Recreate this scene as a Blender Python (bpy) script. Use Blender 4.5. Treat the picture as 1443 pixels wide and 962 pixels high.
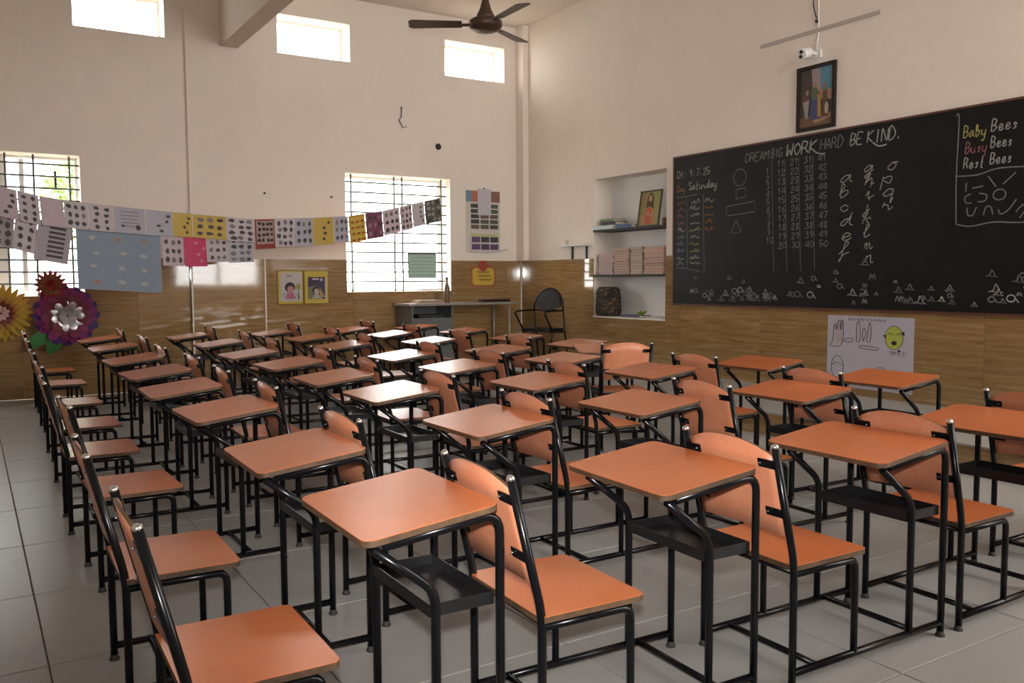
import bpy, bmesh, math, random
from mathutils import Vector, Matrix

random.seed(7)
scene = bpy.context.scene
col = scene.collection
for o in list(bpy.data.objects):
    bpy.data.objects.remove(o)

# ------------------------------------------------------------------ camera
F_PX, TH, PIT, ROLL, EYE = 1229.426, 1.01311418, 0.0721450927, -0.00488367118, 1.316
fw = Vector((math.cos(TH) * math.cos(PIT), math.sin(TH) * math.cos(PIT), -math.sin(PIT)))
rt = Vector((math.sin(TH), -math.cos(TH), 0))
up = rt.cross(fw)
rt2 = rt * math.cos(ROLL) + up * math.sin(ROLL)
up2 = up * math.cos(ROLL) - rt * math.sin(ROLL)
cam = bpy.data.cameras.new('camera')
cam.sensor_width = 36
cam.lens = F_PX / 1443 * 36
cam.clip_start = 0.02
cam_o = bpy.data.objects.new('camera', cam)
m = Matrix((rt2, up2, -fw)).transposed().to_4x4()
m.translation = (0, 0, EYE)
cam_o.matrix_world = m
col.objects.link(cam_o)
scene.camera = cam_o

# ------------------------------------------------------------------ light
world = bpy.data.worlds.new('overcast_sky')
scene.world = world
world.use_nodes = True
bg = world.node_tree.nodes['Background']
bg.inputs[0].default_value = (1.0, 0.985, 0.965, 1)
bg.inputs[1].default_value = 7.0

# the photographer's flash, just above the lens
fl = bpy.data.lights.new('camera_flash', 'SPOT')
fl.energy = 310
fl.spot_size = math.radians(72)
fl.spot_blend = 1.0
fl.shadow_soft_size = 0.035
fl.color = (1.0, 0.98, 0.96)
fl_o = bpy.data.objects.new('camera_flash', fl)
m2 = m.copy()
m2.translation = Vector((0, 0, EYE)) + up2 * 0.14
fl_o.matrix_world = m2
col.objects.link(fl_o)

vs = scene.view_settings
vs.view_transform = 'Standard'
vs.look = 'None'
vs.exposure = 0.74
vs.gamma = 1.0
vs.use_curve_mapping = False

# ------------------------------------------------------------------ room numbers
YW, XB, XL, YB, ZC = 11.05, 7.067, -1.9, -1.7, 4.97
DADO = 1.575

# ------------------------------------------------------------------ materials
def nodes_of(name):
    mt = bpy.data.materials.new(name)
    mt.use_nodes = True
    nt = mt.node_tree
    b = nt.nodes['Principled BSDF']
    return mt, nt, b

def mat(name, c, rough=0.5, metal=0.0, spec=0.5, noise=0.0, scale=8.0, bump=0.0, rnd=0.0, stretch=None, c2=None, coat=0.0):
    mt, nt, b = nodes_of(name)
    b.inputs['Base Color'].default_value = (*c, 1)
    b.inputs['Roughness'].default_value = rough
    b.inputs['Metallic'].default_value = metal
    b.inputs['Specular IOR Level'].default_value = spec
    b.inputs['Coat Weight'].default_value = coat
    N, L = nt.nodes, nt.links
    if noise or bump or c2:
        tc = N.new('ShaderNodeTexCoord')
        mp = N.new('ShaderNodeMapping')
        if stretch:
            mp.inputs['Scale'].default_value = stretch
        L.new(tc.outputs['Object'], mp.inputs[0])
        nz = N.new('ShaderNodeTexNoise')
        nz.inputs['Scale'].default_value = scale
        nz.inputs['Detail'].default_value = 5
        nz.inputs['Roughness'].default_value = 0.8
        L.new(mp.outputs[0], nz.inputs['Vector'])
        if rnd:
            oi = N.new('ShaderNodeObjectInfo')
            nz.noise_dimensions = '4D'
            mu = N.new('ShaderNodeMath'); mu.operation = 'MULTIPLY'; mu.inputs[1].default_value = 40
            L.new(oi.outputs['Random'], mu.inputs[0])
            L.new(mu.outputs[0], nz.inputs['W'])
        if noise or c2:
            rp = N.new('ShaderNodeValToRGB')
            rp.color_ramp.elements[0].position = 0.3
            rp.color_ramp.elements[1].position = 0.7
            cb = c2 if c2 else tuple(x * (1 - noise) for x in c)
            rp.color_ramp.elements[0].color = (*cb, 1)
            rp.color_ramp.elements[1].color = (*[min(1, x * (1 + noise * 0.5)) for x in c], 1)
            L.new(nz.outputs['Fac'], rp.inputs[0])
            out = rp.outputs[0]
            if rnd:
                hs = N.new('ShaderNodeHueSaturation')
                mr = N.new('ShaderNodeMapRange')
                mr.inputs['To Min'].default_value = 1 - rnd
                mr.inputs['To Max'].default_value = 1 + rnd
                L.new(oi.outputs['Random'], mr.inputs[0])
                L.new(mr.outputs[0], hs.inputs['Value'])
                L.new(out, hs.inputs['Color'])
                out = hs.outputs[0]
            L.new(out, b.inputs['Base Color'])
        if bump:
            bp = N.new('ShaderNodeBump')
            bp.inputs['Strength'].default_value = bump
            bp.inputs['Distance'].default_value = 0.01
            L.new(nz.outputs['Fac'], bp.inputs['Height'])
            L.new(bp.outputs[0], b.inputs['Normal'])
    return mt

def wood_tile(name):
    """brown glossy wall tile, streaked along its length"""
    mt, nt, b = nodes_of(name)
    N, L = nt.nodes, nt.links
    tc = N.new('ShaderNodeTexCoord')
    mp = N.new('ShaderNodeMapping')
    mp.inputs['Scale'].default_value = (1.6, 1.6, 26)
    L.new(tc.outputs['Object'], mp.inputs[0])
    oi = N.new('ShaderNodeObjectInfo')
    mu = N.new('ShaderNodeMath'); mu.operation = 'MULTIPLY'; mu.inputs[1].default_value = 50
    L.new(oi.outputs['Random'], mu.inputs[0])
    nz = N.new('ShaderNodeTexNoise'); nz.noise_dimensions = '4D'
    nz.inputs['Scale'].default_value = 1.5
    nz.inputs['Detail'].default_value = 8
    nz.inputs['Roughness'].default_value = 0.65
    L.new(mp.outputs[0], nz.inputs['Vector']); L.new(mu.outputs[0], nz.inputs['W'])
    rp = N.new('ShaderNodeValToRGB')
    e = rp.color_ramp.elements
    e[0].position, e[0].color = 0.28, (0.20, 0.115, 0.045, 1)
    e[1].position, e[1].color = 0.72, (0.43, 0.28, 0.14, 1)
    x = e.new(0.5); x.color = (0.31, 0.19, 0.08, 1)
    L.new(nz.outputs['Fac'], rp.inputs[0])
    hs = N.new('ShaderNodeHueSaturation')
    mr = N.new('ShaderNodeMapRange'); mr.inputs['To Min'].default_value = 0.9; mr.inputs['To Max'].default_value = 1.1
    L.new(oi.outputs['Random'], mr.inputs[0]); L.new(mr.outputs[0], hs.inputs['Value'])
    L.new(rp.outputs[0], hs.inputs['Color']); L.new(hs.outputs[0], b.inputs['Base Color'])
    b.inputs['Roughness'].default_value = 0.05
    b.inputs['Specular IOR Level'].default_value = 0.8
    bp = N.new('ShaderNodeBump'); bp.inputs['Strength'].default_value = 0.06; bp.inputs['Distance'].default_value = 0.01
    nz2 = N.new('ShaderNodeTexNoise'); nz2.inputs['Scale'].default_value = 3.0; nz2.inputs['Detail'].default_value = 2
    L.new(tc.outputs['Object'], nz2.inputs['Vector'])
    L.new(nz2.outputs['Fac'], bp.inputs['Height']); L.new(bp.outputs[0], b.inputs['Normal'])
    return mt

def glass_mat(name):
    mt, nt, b = nodes_of(name)
    N, L = nt.nodes, nt.links
    N.remove(b)
    tr = N.new('ShaderNodeBsdfTransparent'); tr.inputs[0].default_value = (0.97, 0.98, 0.975, 1)
    gl = N.new('ShaderNodeBsdfGlossy'); gl.inputs['Roughness'].default_value = 0.03
    mx = N.new('ShaderNodeMixShader')
    mx.inputs[0].default_value = 0.05
    L.new(gl.outputs[0], mx.inputs[2]); L.new(tr.outputs[0], mx.inputs[1]); L.new(gl.outputs[0], mx.inputs[2])
    L.new(mx.outputs[0], N['Material Output'].inputs[0])
    return mt

M = {}
M['plaster'] = mat('cream_plaster', (0.87, 0.785, 0.70), 0.75, spec=0.25, noise=0.05, scale=1.2, bump=0.05)
M['plaster_white'] = mat('white_plaster', (0.88, 0.87, 0.86), 0.7, spec=0.3, noise=0.04, scale=2)
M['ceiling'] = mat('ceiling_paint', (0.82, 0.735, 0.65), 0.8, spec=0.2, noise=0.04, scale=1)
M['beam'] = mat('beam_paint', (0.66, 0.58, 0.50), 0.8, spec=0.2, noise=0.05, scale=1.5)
M['dado'] = wood_tile('brown_streaked_tile')
M['grout'] = mat('dark_grout', (0.10, 0.085, 0.07), 0.9)
M['floor_tile'] = mat('grey_floor_tile', (0.34, 0.333, 0.322), 0.30, noise=0.06, scale=2.5, rnd=0.04, bump=0.01)
M['floor_tile'].node_tree.nodes['Principled BSDF'].inputs['IOR'].default_value = 1.12
M['white_trim'] = mat('white_trim', (0.80, 0.76, 0.68), 0.35)
M['frame_white'] = mat('white_window_frame', (0.82, 0.80, 0.76), 0.35)
M['glass'] = glass_mat('window_glass')
M['bar'] = mat('grille_grey', (0.10, 0.11, 0.11), 0.5)
M['black_metal'] = mat('black_enamel', (0.005, 0.005, 0.006), 0.22, spec=0.3)
M['cap'] = mat('glint_pale_cap', (0.65, 0.63, 0.60), 0.22, metal=0.9)  # pale metal base paints the flash glint onto dark post caps
M['rubber'] = mat('rubber_foot', (0.03, 0.026, 0.024), 0.7)
M['tray'] = mat('grey_black_tray', (0.012, 0.012, 0.013), 0.3, noise=0.5, scale=9, rnd=0.1)
M['laminate'] = mat('orange_laminate', (0.54, 0.158, 0.055), 0.25, noise=0.13, scale=3.0, rnd=0.07, bump=0.01)
M['ply_back'] = mat('worn_orange_ply', (0.68, 0.285, 0.165), 0.38, scale=6.0, rnd=0.09, c2=(0.56, 0.19, 0.09))
M['ply_edge'] = mat('ply_edge', (0.03, 0.015, 0.008), 0.6, scale=11, c2=(0.13, 0.072, 0.034), rnd=0.3)
M['board'] = mat('blackboard_black', (0.0075, 0.008, 0.008), 0.5, noise=0.35, scale=2.5, spec=0.25)
M['board_frame'] = mat('board_frame_brown', (0.10, 0.035, 0.02), 0.5)
def chalk(name, c):
    return mat(name, c, 0.95, spec=0.1, scale=60, c2=tuple(x * 0.45 for x in c))
M['chalk'] = chalk('white_chalk', (0.50, 0.50, 0.48))
M['chalk_dim'] = chalk('faint_chalk', (0.27, 0.27, 0.262))
M['chalk_yellow'] = chalk('yellow_chalk', (0.50, 0.47, 0.16))
M['chalk_pink'] = chalk('pink_chalk', (0.42, 0.17, 0.20))
M['chalk_orange'] = chalk('orange_chalk', (0.42, 0.19, 0.08))
M['chalk_blue'] = chalk('blue_chalk', (0.25, 0.30, 0.42))
M['fan'] = mat('brown_fan', (0.055, 0.028, 0.018), 0.35)
M['steel_grey'] = mat('grey_steel', (0.13, 0.137, 0.13), 0.45)
M['dark_frame'] = mat('dark_wood_frame', (0.022, 0.013, 0.010), 0.55, spec=0.3)
M['white_plastic'] = mat('white_plastic', (0.75, 0.73, 0.70), 0.35)
M['dark'] = mat('dark_matte', (0.015, 0.014, 0.014), 0.5)
_cm = {}
def cmat(r, g, b, rough=0.6):
    k = (round(r, 3), round(g, 3), round(b, 3), rough)
    if k not in _cm:
        _cm[k] = mat('paint_%d' % len(_cm), (r, g, b), rough, noise=0.06, scale=12)
    return _cm[k]

# ------------------------------------------------------------------ mesh builder
class MB:
    def __init__(s):
        s.v, s.f, s.mi, s.sm = [], [], [], []
    def face(s, idx, mi=0, sm=False):
        s.f.append(idx); s.mi.append(mi); s.sm.append(sm)
    def add(s, pts):
        n = len(s.v); s.v += [tuple(p) for p in pts]; return n
    def box(s, x0, x1, y0, y1, z0, z1, mi=0):
        n = s.add([(x0, y0, z0), (x1, y0, z0), (x1, y1, z0), (x0, y1, z0), (x0, y0, z1), (x1, y0, z1), (x1, y1, z1), (x0, y1, z1)])
        for q in ((3, 2, 1, 0), (4, 5, 6, 7), (0, 1, 5, 4), (1, 2, 6, 5), (2, 3, 7, 6), (3, 0, 4, 7)):
            s.face([n + i for i in q], mi)
        return s
    def obox(s, c, ax, ay, az, mi=0):
        """oriented box: centre and three half-axis vectors"""
        c, ax, ay, az = map(Vector, (c, ax, ay, az))
        n = s.add([c - ax - ay - az, c + ax - ay - az, c + ax + ay - az, c - ax + ay - az, c - ax - ay + az, c + ax - ay + az, c + ax + ay + az, c - ax + ay + az])
        for q in ((3, 2, 1, 0), (4, 5, 6, 7), (0, 1, 5, 4), (1, 2, 6, 5), (2, 3, 7, 6), (3, 0, 4, 7)):
            s.face([n + i for i in q], mi)
        return s
    def tube(s, pts, r, seg=10, mi=0, fillet=0.0, caps=True, radii=None):
        pts = [Vector(p) for p in pts]
        if fillet > 0 and len(pts) > 2:
            out = [pts[0]]
            for i in range(1, len(pts) - 1):
                a, b, c = pts[i - 1], pts[i], pts[i + 1]
                d1, d2 = (a - b), (c - b)
                t = min(fillet, d1.length * 0.48, d2.length * 0.48)
                p1, p2 = b + d1.normalized() * t, b + d2.normalized() * t
                for k in range(6):
                    u = k / 5
                    out.append(p1 * (1 - u) ** 2 + b * 2 * u * (1 - u) + p2 * u * u)
            out.append(pts[-1]); pts = out
        rings = []
        ref = None
        for i, p in enumerate(pts):
            t = (pts[min(i + 1, len(pts) - 1)] - pts[max(i - 1, 0)]).normalized()
            if ref is None:
                ref = t.orthogonal().normalized()
            else:
                ref = (ref - t * ref.dot(t)).normalized()
            bi = t.cross(ref)
            rr = radii[i] if radii else r
            rings.append(s.add([p + (ref * math.cos(2 * math.pi * k / seg) + bi * math.sin(2 * math.pi * k / seg)) * rr for k in range(seg)]))
        for a, b in zip(rings, rings[1:]):
            for k in range(seg):
                k2 = (k + 1) % seg
                s.face([a + k, a + k2, b + k2, b + k], mi, True)
        if caps:
            s.face([rings[0] + k for k in reversed(range(seg))], mi)
            s.face([rings[-1] + k for k in range(seg)], mi)
        return s
    def lathe(s, prof, seg=16, mi=0, c=(0, 0, 0)):
        rings = []
        for r, z in prof:
            rings.append(s.add([(c[0] + r * math.cos(2 * math.pi * k / seg), c[1] + r * math.sin(2 * math.pi * k / seg), c[2] + z) for k in range(seg)]))
        for a, b in zip(rings, rings[1:]):
            for k in range(seg):
                k2 = (k + 1) % seg
                s.face([a + k, a + k2, b + k2, b + k], mi, True)
        s.face([rings[0] + k for k in reversed(range(seg))], mi)
        s.face([rings[-1] + k for k in range(seg)], mi)
        return s
    def prism(s, poly, fn, t0, t1, mi=0, mi_side=None):
        """poly of 2-D points; fn(a, b, t) gives 3-D; closed prism between t0 and t1"""
        n = len(poly)
        a = s.add([fn(p[0], p[1], t0) for p in poly]); b = s.add([fn(p[0], p[1], t1) for p in poly])
        s.face([a + k for k in reversed(range(n))], mi); s.face([b + k for k in range(n)], mi)
        for k in range(n):
            k2 = (k + 1) % n
            s.face([a + k, a + k2, b + k2, b + k], mi if mi_side is None else mi_side)
        return s
    def ribbon(s, pts, w, fn, mi=0):
        """flat stroke in a plane: 2-D points, fn(a, b) gives 3-D"""
        P = [Vector(p) for p in pts]
        if len(P) < 2: return s
        L, R = [], []
        for i, p in enumerate(P):
            d = P[min(i + 1, len(P) - 1)] - P[max(i - 1, 0)]
            if d.length < 1e-9: d = Vector((1, 0))
            d.normalize(); nn = Vector((-d.y, d.x)) * (w / 2)
            L.append(p + nn); R.append(p - nn)
        n = s.add([fn(q.x, q.y) for q in L]); k = s.add([fn(q.x, q.y) for q in R])
        for i in range(len(P) - 1):
            s.face([n + i, k + i, k + i + 1, n + i + 1], mi)
        return s
    def mesh(s, name, mats):
        me = bpy.data.meshes.new(name)
        me.from_pydata(s.v, [], s.f)
        for x in (mats if isinstance(mats, (list, tuple)) else [mats]):
            me.materials.append(x)
        me.polygons.foreach_set('material_index', s.mi)
        me.polygons.foreach_set('use_smooth', s.sm)
        bm = bmesh.new(); bm.from_mesh(me)
        bmesh.ops.recalc_face_normals(bm, faces=bm.faces); bm.to_mesh(me); bm.free()
        me.update()
        return me
    def build(s, name, mats, parent=None, loc=(0, 0, 0), rot=(0, 0, 0)):
        return link(name, s.mesh(name, mats), parent, loc, rot)

def link(name, me, parent=None, loc=(0, 0, 0), rot=(0, 0, 0)):
    o = bpy.data.objects.new(name, me)
    o.location = loc; o.rotation_euler = rot
    col.objects.link(o)
    o.parent = parent
    return o

def tag(o, label=None, cat=None, group=None, kind=None):
    if label: o['label'] = label
    if cat: o['category'] = cat
    if group: o['group'] = group
    if kind: o['kind'] = kind
    return o

def empty(name, loc=(0, 0, 0), rz=0.0):
    o = bpy.data.objects.new(name, None)
    o.location = loc; o.rotation_euler = (0, 0, rz)
    o.empty_display_size = 0.1
    col.objects.link(o)
    return o

def struct(name, mb, mats, parent=None):
    o = mb.build(name, mats, parent)
    o['kind'] = 'structure'
    return o

def rrect(x0, x1, y0, y1, r, n=4):
    out = []
    for cx, cy, a0 in ((x1 - r, y1 - r, 0), (x0 + r, y1 - r, 90), (x0 + r, y0 + r, 180), (x1 - r, y0 + r, 270)):
        for k in range(n + 1):
            a = math.radians(a0 + 90 * k / n)
            out.append((cx + r * math.cos(a), cy + r * math.sin(a)))
    return out

def ell(cx, cy, rx, ry, n=18, a0=0.0):
    return [(cx + rx * math.cos(2 * math.pi * k / n + a0), cy + ry * math.sin(2 * math.pi * k / n + a0)) for k in range(n)]

def smooth(pts, sub=4):
    P = [Vector(p) for p in pts]
    if len(P) < 3: return P
    out = []
    for i in range(len(P) - 1):
        a, b, c, d = P[max(i - 1, 0)], P[i], P[i + 1], P[min(i + 2, len(P) - 1)]
        for k in range(sub):
            t = k / sub
            out.append(0.5 * ((2 * b) + (c - a) * t + (2 * a - 5 * b + 4 * c - d) * t * t + (3 * b - a - 3 * c + d) * t ** 3))
    out.append(P[-1])
    return out

# ------------------------------------------------------------------ rect splitting for walls with openings
def cut_rects(rect, holes):
    rs = [rect]
    for h in holes:
        nx = []
        for (a0, a1, b0, b1) in rs:
            if h[0] >= a1 or h[1] <= a0 or h[2] >= b1 or h[3] <= b0:
                nx.append((a0, a1, b0, b1)); continue
            if h[0] > a0: nx.append((a0, h[0], b0, b1))
            if h[1] < a1: nx.append((h[1], a1, b0, b1))
            m0, m1 = max(a0, h[0]), min(a1, h[1])
            if h[2] > b0: nx.append((m0, m1, b0, h[2]))
            if h[3] < b1: nx.append((m0, m1, h[3], b1))
        rs = nx
    return [r for r in rs if r[1] - r[0] > 0.004 and r[3] - r[2] > 0.004]

WT = 0.38  # wall thickness
LOW = [(-0.42, 1.145, 1.145, 2.722), (4.305, 5.87, 1.145, 2.722)]
UPP = [(1.13, 2.10, 4.16, 4.645), (3.44, 4.405, 4.16, 4.645), (5.81, 6.78, 4.155, 4.645)]

def wall_x(name, y0, y1, holes, x0, x1, mt, z1=ZC):
    mb = MB()
    for r in cut_rects((x0, x1, 0, z1), holes):
        mb.box(r[0], r[1], y0, y1, r[2], r[3])
    return struct(name, mb, mt)

def wall_y(name, x0, x1, holes, y0, y1, mt, z1=ZC):
    mb = MB()
    for r in cut_rects((y0, y1, 0, z1), holes):
        mb.box(x0, x1, r[0], r[1], r[2], r[3])
    return struct(name, mb, mt)

NICHE = (7.86, 9.27, 0.80, 2.605)
ND = 0.30
wall_window = wall_x('wall_window', YW, YW + WT, LOW + UPP, XL, XB + 0.4, M['plaster'])
wall_board = wall_y('wall_board', XB, XB + 0.4, [NICHE], YB, YW, M['plaster'])
mb = MB(); mb.box(XB + ND, XB + 0.42, NICHE[0] - 0.05, NICHE[1] + 0.05, NICHE[2] - 0.05, NICHE[3] + 0.05)
nb = mb.build('niche_back', M['plaster_white'], wall_board)
BACKW = [(4.6, 6.75, 1.15, 2.95), (3.2, 6.9, 3.2, 4.85)]  # unseen: lower window follows its dado reflection, upper opening added for more daylight
LEFTW = []
wall_back = wall_x('wall_back', YB - 0.3, YB, BACKW, XL, XB + 0.4, M['plaster'])
wall_left = wall_y('wall_left', XL - 0.3, XL, LEFTW, YB, YW, M['plaster'])
mb = MB(); mb.box(XL, XB, YB, YW, ZC, ZC + 0.15)
struct('ceiling', mb, M['ceiling'])
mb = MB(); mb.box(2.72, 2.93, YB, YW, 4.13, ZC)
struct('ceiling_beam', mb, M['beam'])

# floor with its tiles
mb = MB(); mb.box(XL, XB, YB, YW, -0.12, -0.004)
floor = struct('floor', mb, M['grout'])
T = 0.8
ox, oy = 0.1855, 3.3049
meshes = {}
i0 = math.floor((XL - ox) / T); i1 = math.ceil((XB - ox) / T)
j0 = math.floor((YB - oy) / T); j1 = math.ceil((YW - oy) / T)
for i in range(i0, i1):
    for j in range(j0, j1):
        a0, a1 = max(ox + i * T, XL), min(ox + (i + 1) * T, XB)
        b0, b1 = max(oy + j * T, YB), min(oy + (j + 1) * T, YW)
        if a1 - a0 < 0.02 or b1 - b0 < 0.02: continue
        key = (round(a1 - a0, 3), round(b1 - b0, 3))
        if key not in meshes:
            t = MB(); g = 0.0022; bv = 0.0025
            w, d = a1 - a0 - 2 * g, b1 - b0 - 2 * g
            pts0 = [(-w / 2, -d / 2), (w / 2, -d / 2), (w / 2, d / 2), (-w / 2, d / 2)]
            n0 = t.add([(x, y, -0.012) for x, y in pts0]); n1 = t.add([(x, y, -bv) for x, y in pts0])
            n2 = t.add([(x * (1 - 2 * bv / w), y * (1 - 2 * bv / d), 0) for x, y in pts0])
            for k in range(4):
                k2 = (k + 1) % 4
                t.face([n0 + k, n0 + k2, n1 + k2, n1 + k]); t.face([n1 + k, n1 + k2, n2 + k2, n2 + k])
            t.face([n2, n2 + 1, n2 + 2, n2 + 3])
            meshes[key] = t.mesh('floor_tile', M['floor_tile'])
        link('floor_tile', meshes[key], floor, ((a0 + a1) / 2, (b0 + b1) / 2, 0))

# low platform along the blackboard wall
mb = MB(); mb.box(5.62, XB, 2.4, YW, 0, 0.185)
dais = struct('floor_platform', mb, M['dado'])
yy = 2.4
while yy < YW - 0.02:
    y2 = min(yy + 0.8, YW)
    t = MB(); t.box(5.61, 5.61 + 0.72, yy + 0.0015, y2 - 0.0015, 0.186, 0.2)
    t.build('platform_tile', M['floor_tile'], dais)
    t = MB(); t.box(5.61 + 0.723, XB - 0.013, yy + 0.0015, y2 - 0.0015, 0.186, 0.2)
    t.build('platform_tile', M['floor_tile'], dais)
    yy = y2

# pilaster under the beam, boxed column in the corner
PX0, PX1, PD = 2.315, 3.19, 0.06
mb = MB(); mb.box(PX0, PX1, YW - PD, YW, 0, ZC); pil = struct('trim_1', mb, M['plaster'])
mb = MB(); mb.box(XB - 0.09, XB, YW - 0.20, YW, DADO, ZC); struct('trim_2', mb, M['plaster'])

# dado tiles as pieces of the walls
TW, TH_ = 1.2, DADO / 3
tile_cache = {}
def tile_piece(parent, axis, a0, a1, z0, z1, plane):
    g = 0.0012
    w, h = a1 - a0 - 2 * g, z1 - z0 - 2 * g
    key = (axis, round(w, 3), round(h, 3))
    if key not in tile_cache:
        t = MB(); th, bv = 0.012, 0.002
        def P(u, v, d):
            return (u, -d, v) if axis == 'x' else (-d, -u, v)
        r0 = [(-w / 2, -h / 2), (w / 2, -h / 2), (w / 2, h / 2), (-w / 2, h / 2)]
        n0 = t.add([P(u, v, 0) for u, v in r0]); n1 = t.add([P(u, v, th - bv) for u, v in r0])
        n2 = t.add([P(u * (1 - 2 * bv / w), v * (1 - 2 * bv / h), th) for u, v in r0])
        for k in range(4):
            k2 = (k + 1) % 4
            t.face([n0 + k, n0 + k2, n1 + k2, n1 + k]); t.face([n1 + k, n1 + k2, n2 + k2, n2 + k])
        t.face([n2, n2 + 1, n2 + 2, n2 + 3])
        tile_cache[key] = t.mesh('wall_tile', M['dado'])
    loc = ((a0 + a1) / 2, plane, (z0 + z1) / 2) if axis == 'x' else (plane, (a0 + a1) / 2, (z0 + z1) / 2)
    link('wall_tile', tile_cache[key], parent, loc)

def dado_run(parent, axis, a_start, a_end, plane, holes, first):
    for r in range(3):
        a = first
        while a < a_end:
            c0, c1 = max(a, a_start), min(a + TW, a_end)
            if c1 - c0 > 0.01:
                for q in cut_rects((c0, c1, r * TH_, (r + 1) * TH_), holes):
                    tile_piece(parent, axis, *q, plane)
            a += TW
dado_run(wall_window, 'x', XL, PX0, YW, LOW, XL)
dado_run(pil, 'x', PX0, PX1, YW - PD, [], PX0 - 0.3)
dado_run(wall_window, 'x', PX1, XB - 0.012, YW, LOW, PX1)
dado_run(wall_board, 'y', YB, YW - 0.012, XB, [NICHE], YW - 12.75 - 0.3)
dado_run(wall_left, 'y', YB, YW, XL + 0.012, [(a, b, c, d) for a, b, c, d in LEFTW], YB)
mb = MB(); mb.box(PX0 - 0.011, PX0, YW - PD - 0.013, YW - 0.012, 0, DADO); mb.build('trim_3', M['dado'])['kind'] = 'structure'
mb = MB(); mb.box(PX0 - 0.013, PX0 + 0.004, YW - PD - 0.017, YW - PD - 0.004, 0, DADO); mb.build('trim_4', M['white_trim'])['kind'] = 'structure'
mb = MB(); mb.box(PX1 - 0.004, PX1 + 0.012, YW - PD - 0.017, YW - 0.012, 0, DADO); mb.build('trim_5', M['white_trim'])['kind'] = 'structure'
mb = MB(); mb.box(XB - 0.026, XB - 0.013, YW - 0.028, YW - 0.0125, 0.2, DADO); mb.build('trim_6', M['white_trim'])['kind'] = 'structure'

# ------------------------------------------------------------------ windows of the window wall
wn = 0
def window(x0, x1, z0, z1, ydepth, mull=None, grille=None):
    global wn
    wn += 1
    fwid = 0.03
    y0, y1 = YW + ydepth, YW + ydepth + 0.05
    mb = MB()
    mb.box(x0, x1, y0, y1, z0, z0 + fwid); mb.box(x0, x1, y0, y1, z1 - fwid, z1)
    mb.box(x0, x0 + fwid, y0, y1, z0 + fwid, z1 - fwid); mb.box(x1 - fwid, x1, y0, y1, z0 + fwid, z1 - fwid)
    w = struct('window_%d' % wn, mb, M['frame_white'])
    edges = [x0 + fwid] + ([mull[0], mull[1]] if mull else []) + [x1 - fwid]
    if mull:
        t = MB(); t.box(mull[0], mull[1], y0 - 0.015, y1, z0 + fwid, z1 - fwid); t.build('mullion', M['frame_white'], w)
    for k in range(0, len(edges), 2):
        t = MB(); t.box(edges[k], edges[k + 1], y0 + 0.02, y0 + 0.025, z0 + fwid, z1 - fwid); t.build('pane', M['glass'], w)
    if grille:
        yg = YW + grille['d']
        for z in grille['z']:
            t = MB(); t.tube([(x0, yg, z), (x1, yg, z)], 0.011, 6); t.build('grille_bar', M['bar'], w)
        for x in grille['x']:
            t = MB(); t.tube([(x, yg + 0.008, z0), (x, yg + 0.016, z1)], 0.012, 6); t.build('grille_bar', M['bar'], w)
    return w
zs = [1.28 + 0.134 * k for k in range(11)]
wA = window(*LOW[0], 0.29, mull=(0.30, 0.42), grille=dict(d=0.13, z=zs, x=[-0.2, 0.1, 0.415, 0.69, 1.05]))
t = MB(); t.box(0.90, 0.925, YW + 0.235, YW + 0.27, 2.36, 2.56); t.build('sash_handle', M['dark'], wA)
t = MB(); t.box(0.55, 0.60, YW + 0.25, YW + 0.27, 1.19, 2.68); t.build('sash_stile', M['frame_white'], wA)
wB = window(*LOW[1], 0.33, grille=dict(d=0.13, z=zs, x=[4.44, 5.07, 5.19, 5.80]))
for u in UPP:
    window(*u, 0.29)
for nm, mo, hs, ax in (('wall_back', wall_back, BACKW, 'x'), ('wall_left', wall_left, LEFTW, 'y')):
    for (a0, a1, z0, z1) in hs:
        if z0 == 0: continue
        wn += 1
        mb = MB()
        for q in ((a0, a1, z0, z0 + 0.05), (a0, a1, z1 - 0.05, z1), (a0, a0 + 0.05, z0 + 0.05, z1 - 0.05), (a1 - 0.05, a1, z0 + 0.05, z1 - 0.05), ((a0 + a1) / 2 - 0.04, (a0 + a1) / 2 + 0.04, z0 + 0.05, z1 - 0.05)):
            if ax == 'x': mb.box(q[0], q[1], YB - 0.2, YB - 0.15, q[2], q[3])
            else: mb.box(XL - 0.2, XL - 0.15, q[0], q[1], q[2], q[3])
        struct('window_%d' % wn, mb, M['frame_white'])  # frames out of view; the upper one fits the added daylight opening
mb = MB(); mb.box(2.5, 2.56, YB, YB + 0.03, 0, 2.2); mb.box(3.5, 3.56, YB, YB + 0.03, 0, 2.2); mb.box(2.56, 3.5, YB, YB + 0.03, 2.14, 2.2)
dr = struct('door_1', mb, M['board_frame'])
mb = MB(); mb.box(2.56, 3.5, YB, YB + 0.02, 0, 2.14); mb.build('door_leaf', mat('brown_door', (0.14, 0.06, 0.03), 0.45, noise=0.2, scale=5), dr)

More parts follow.
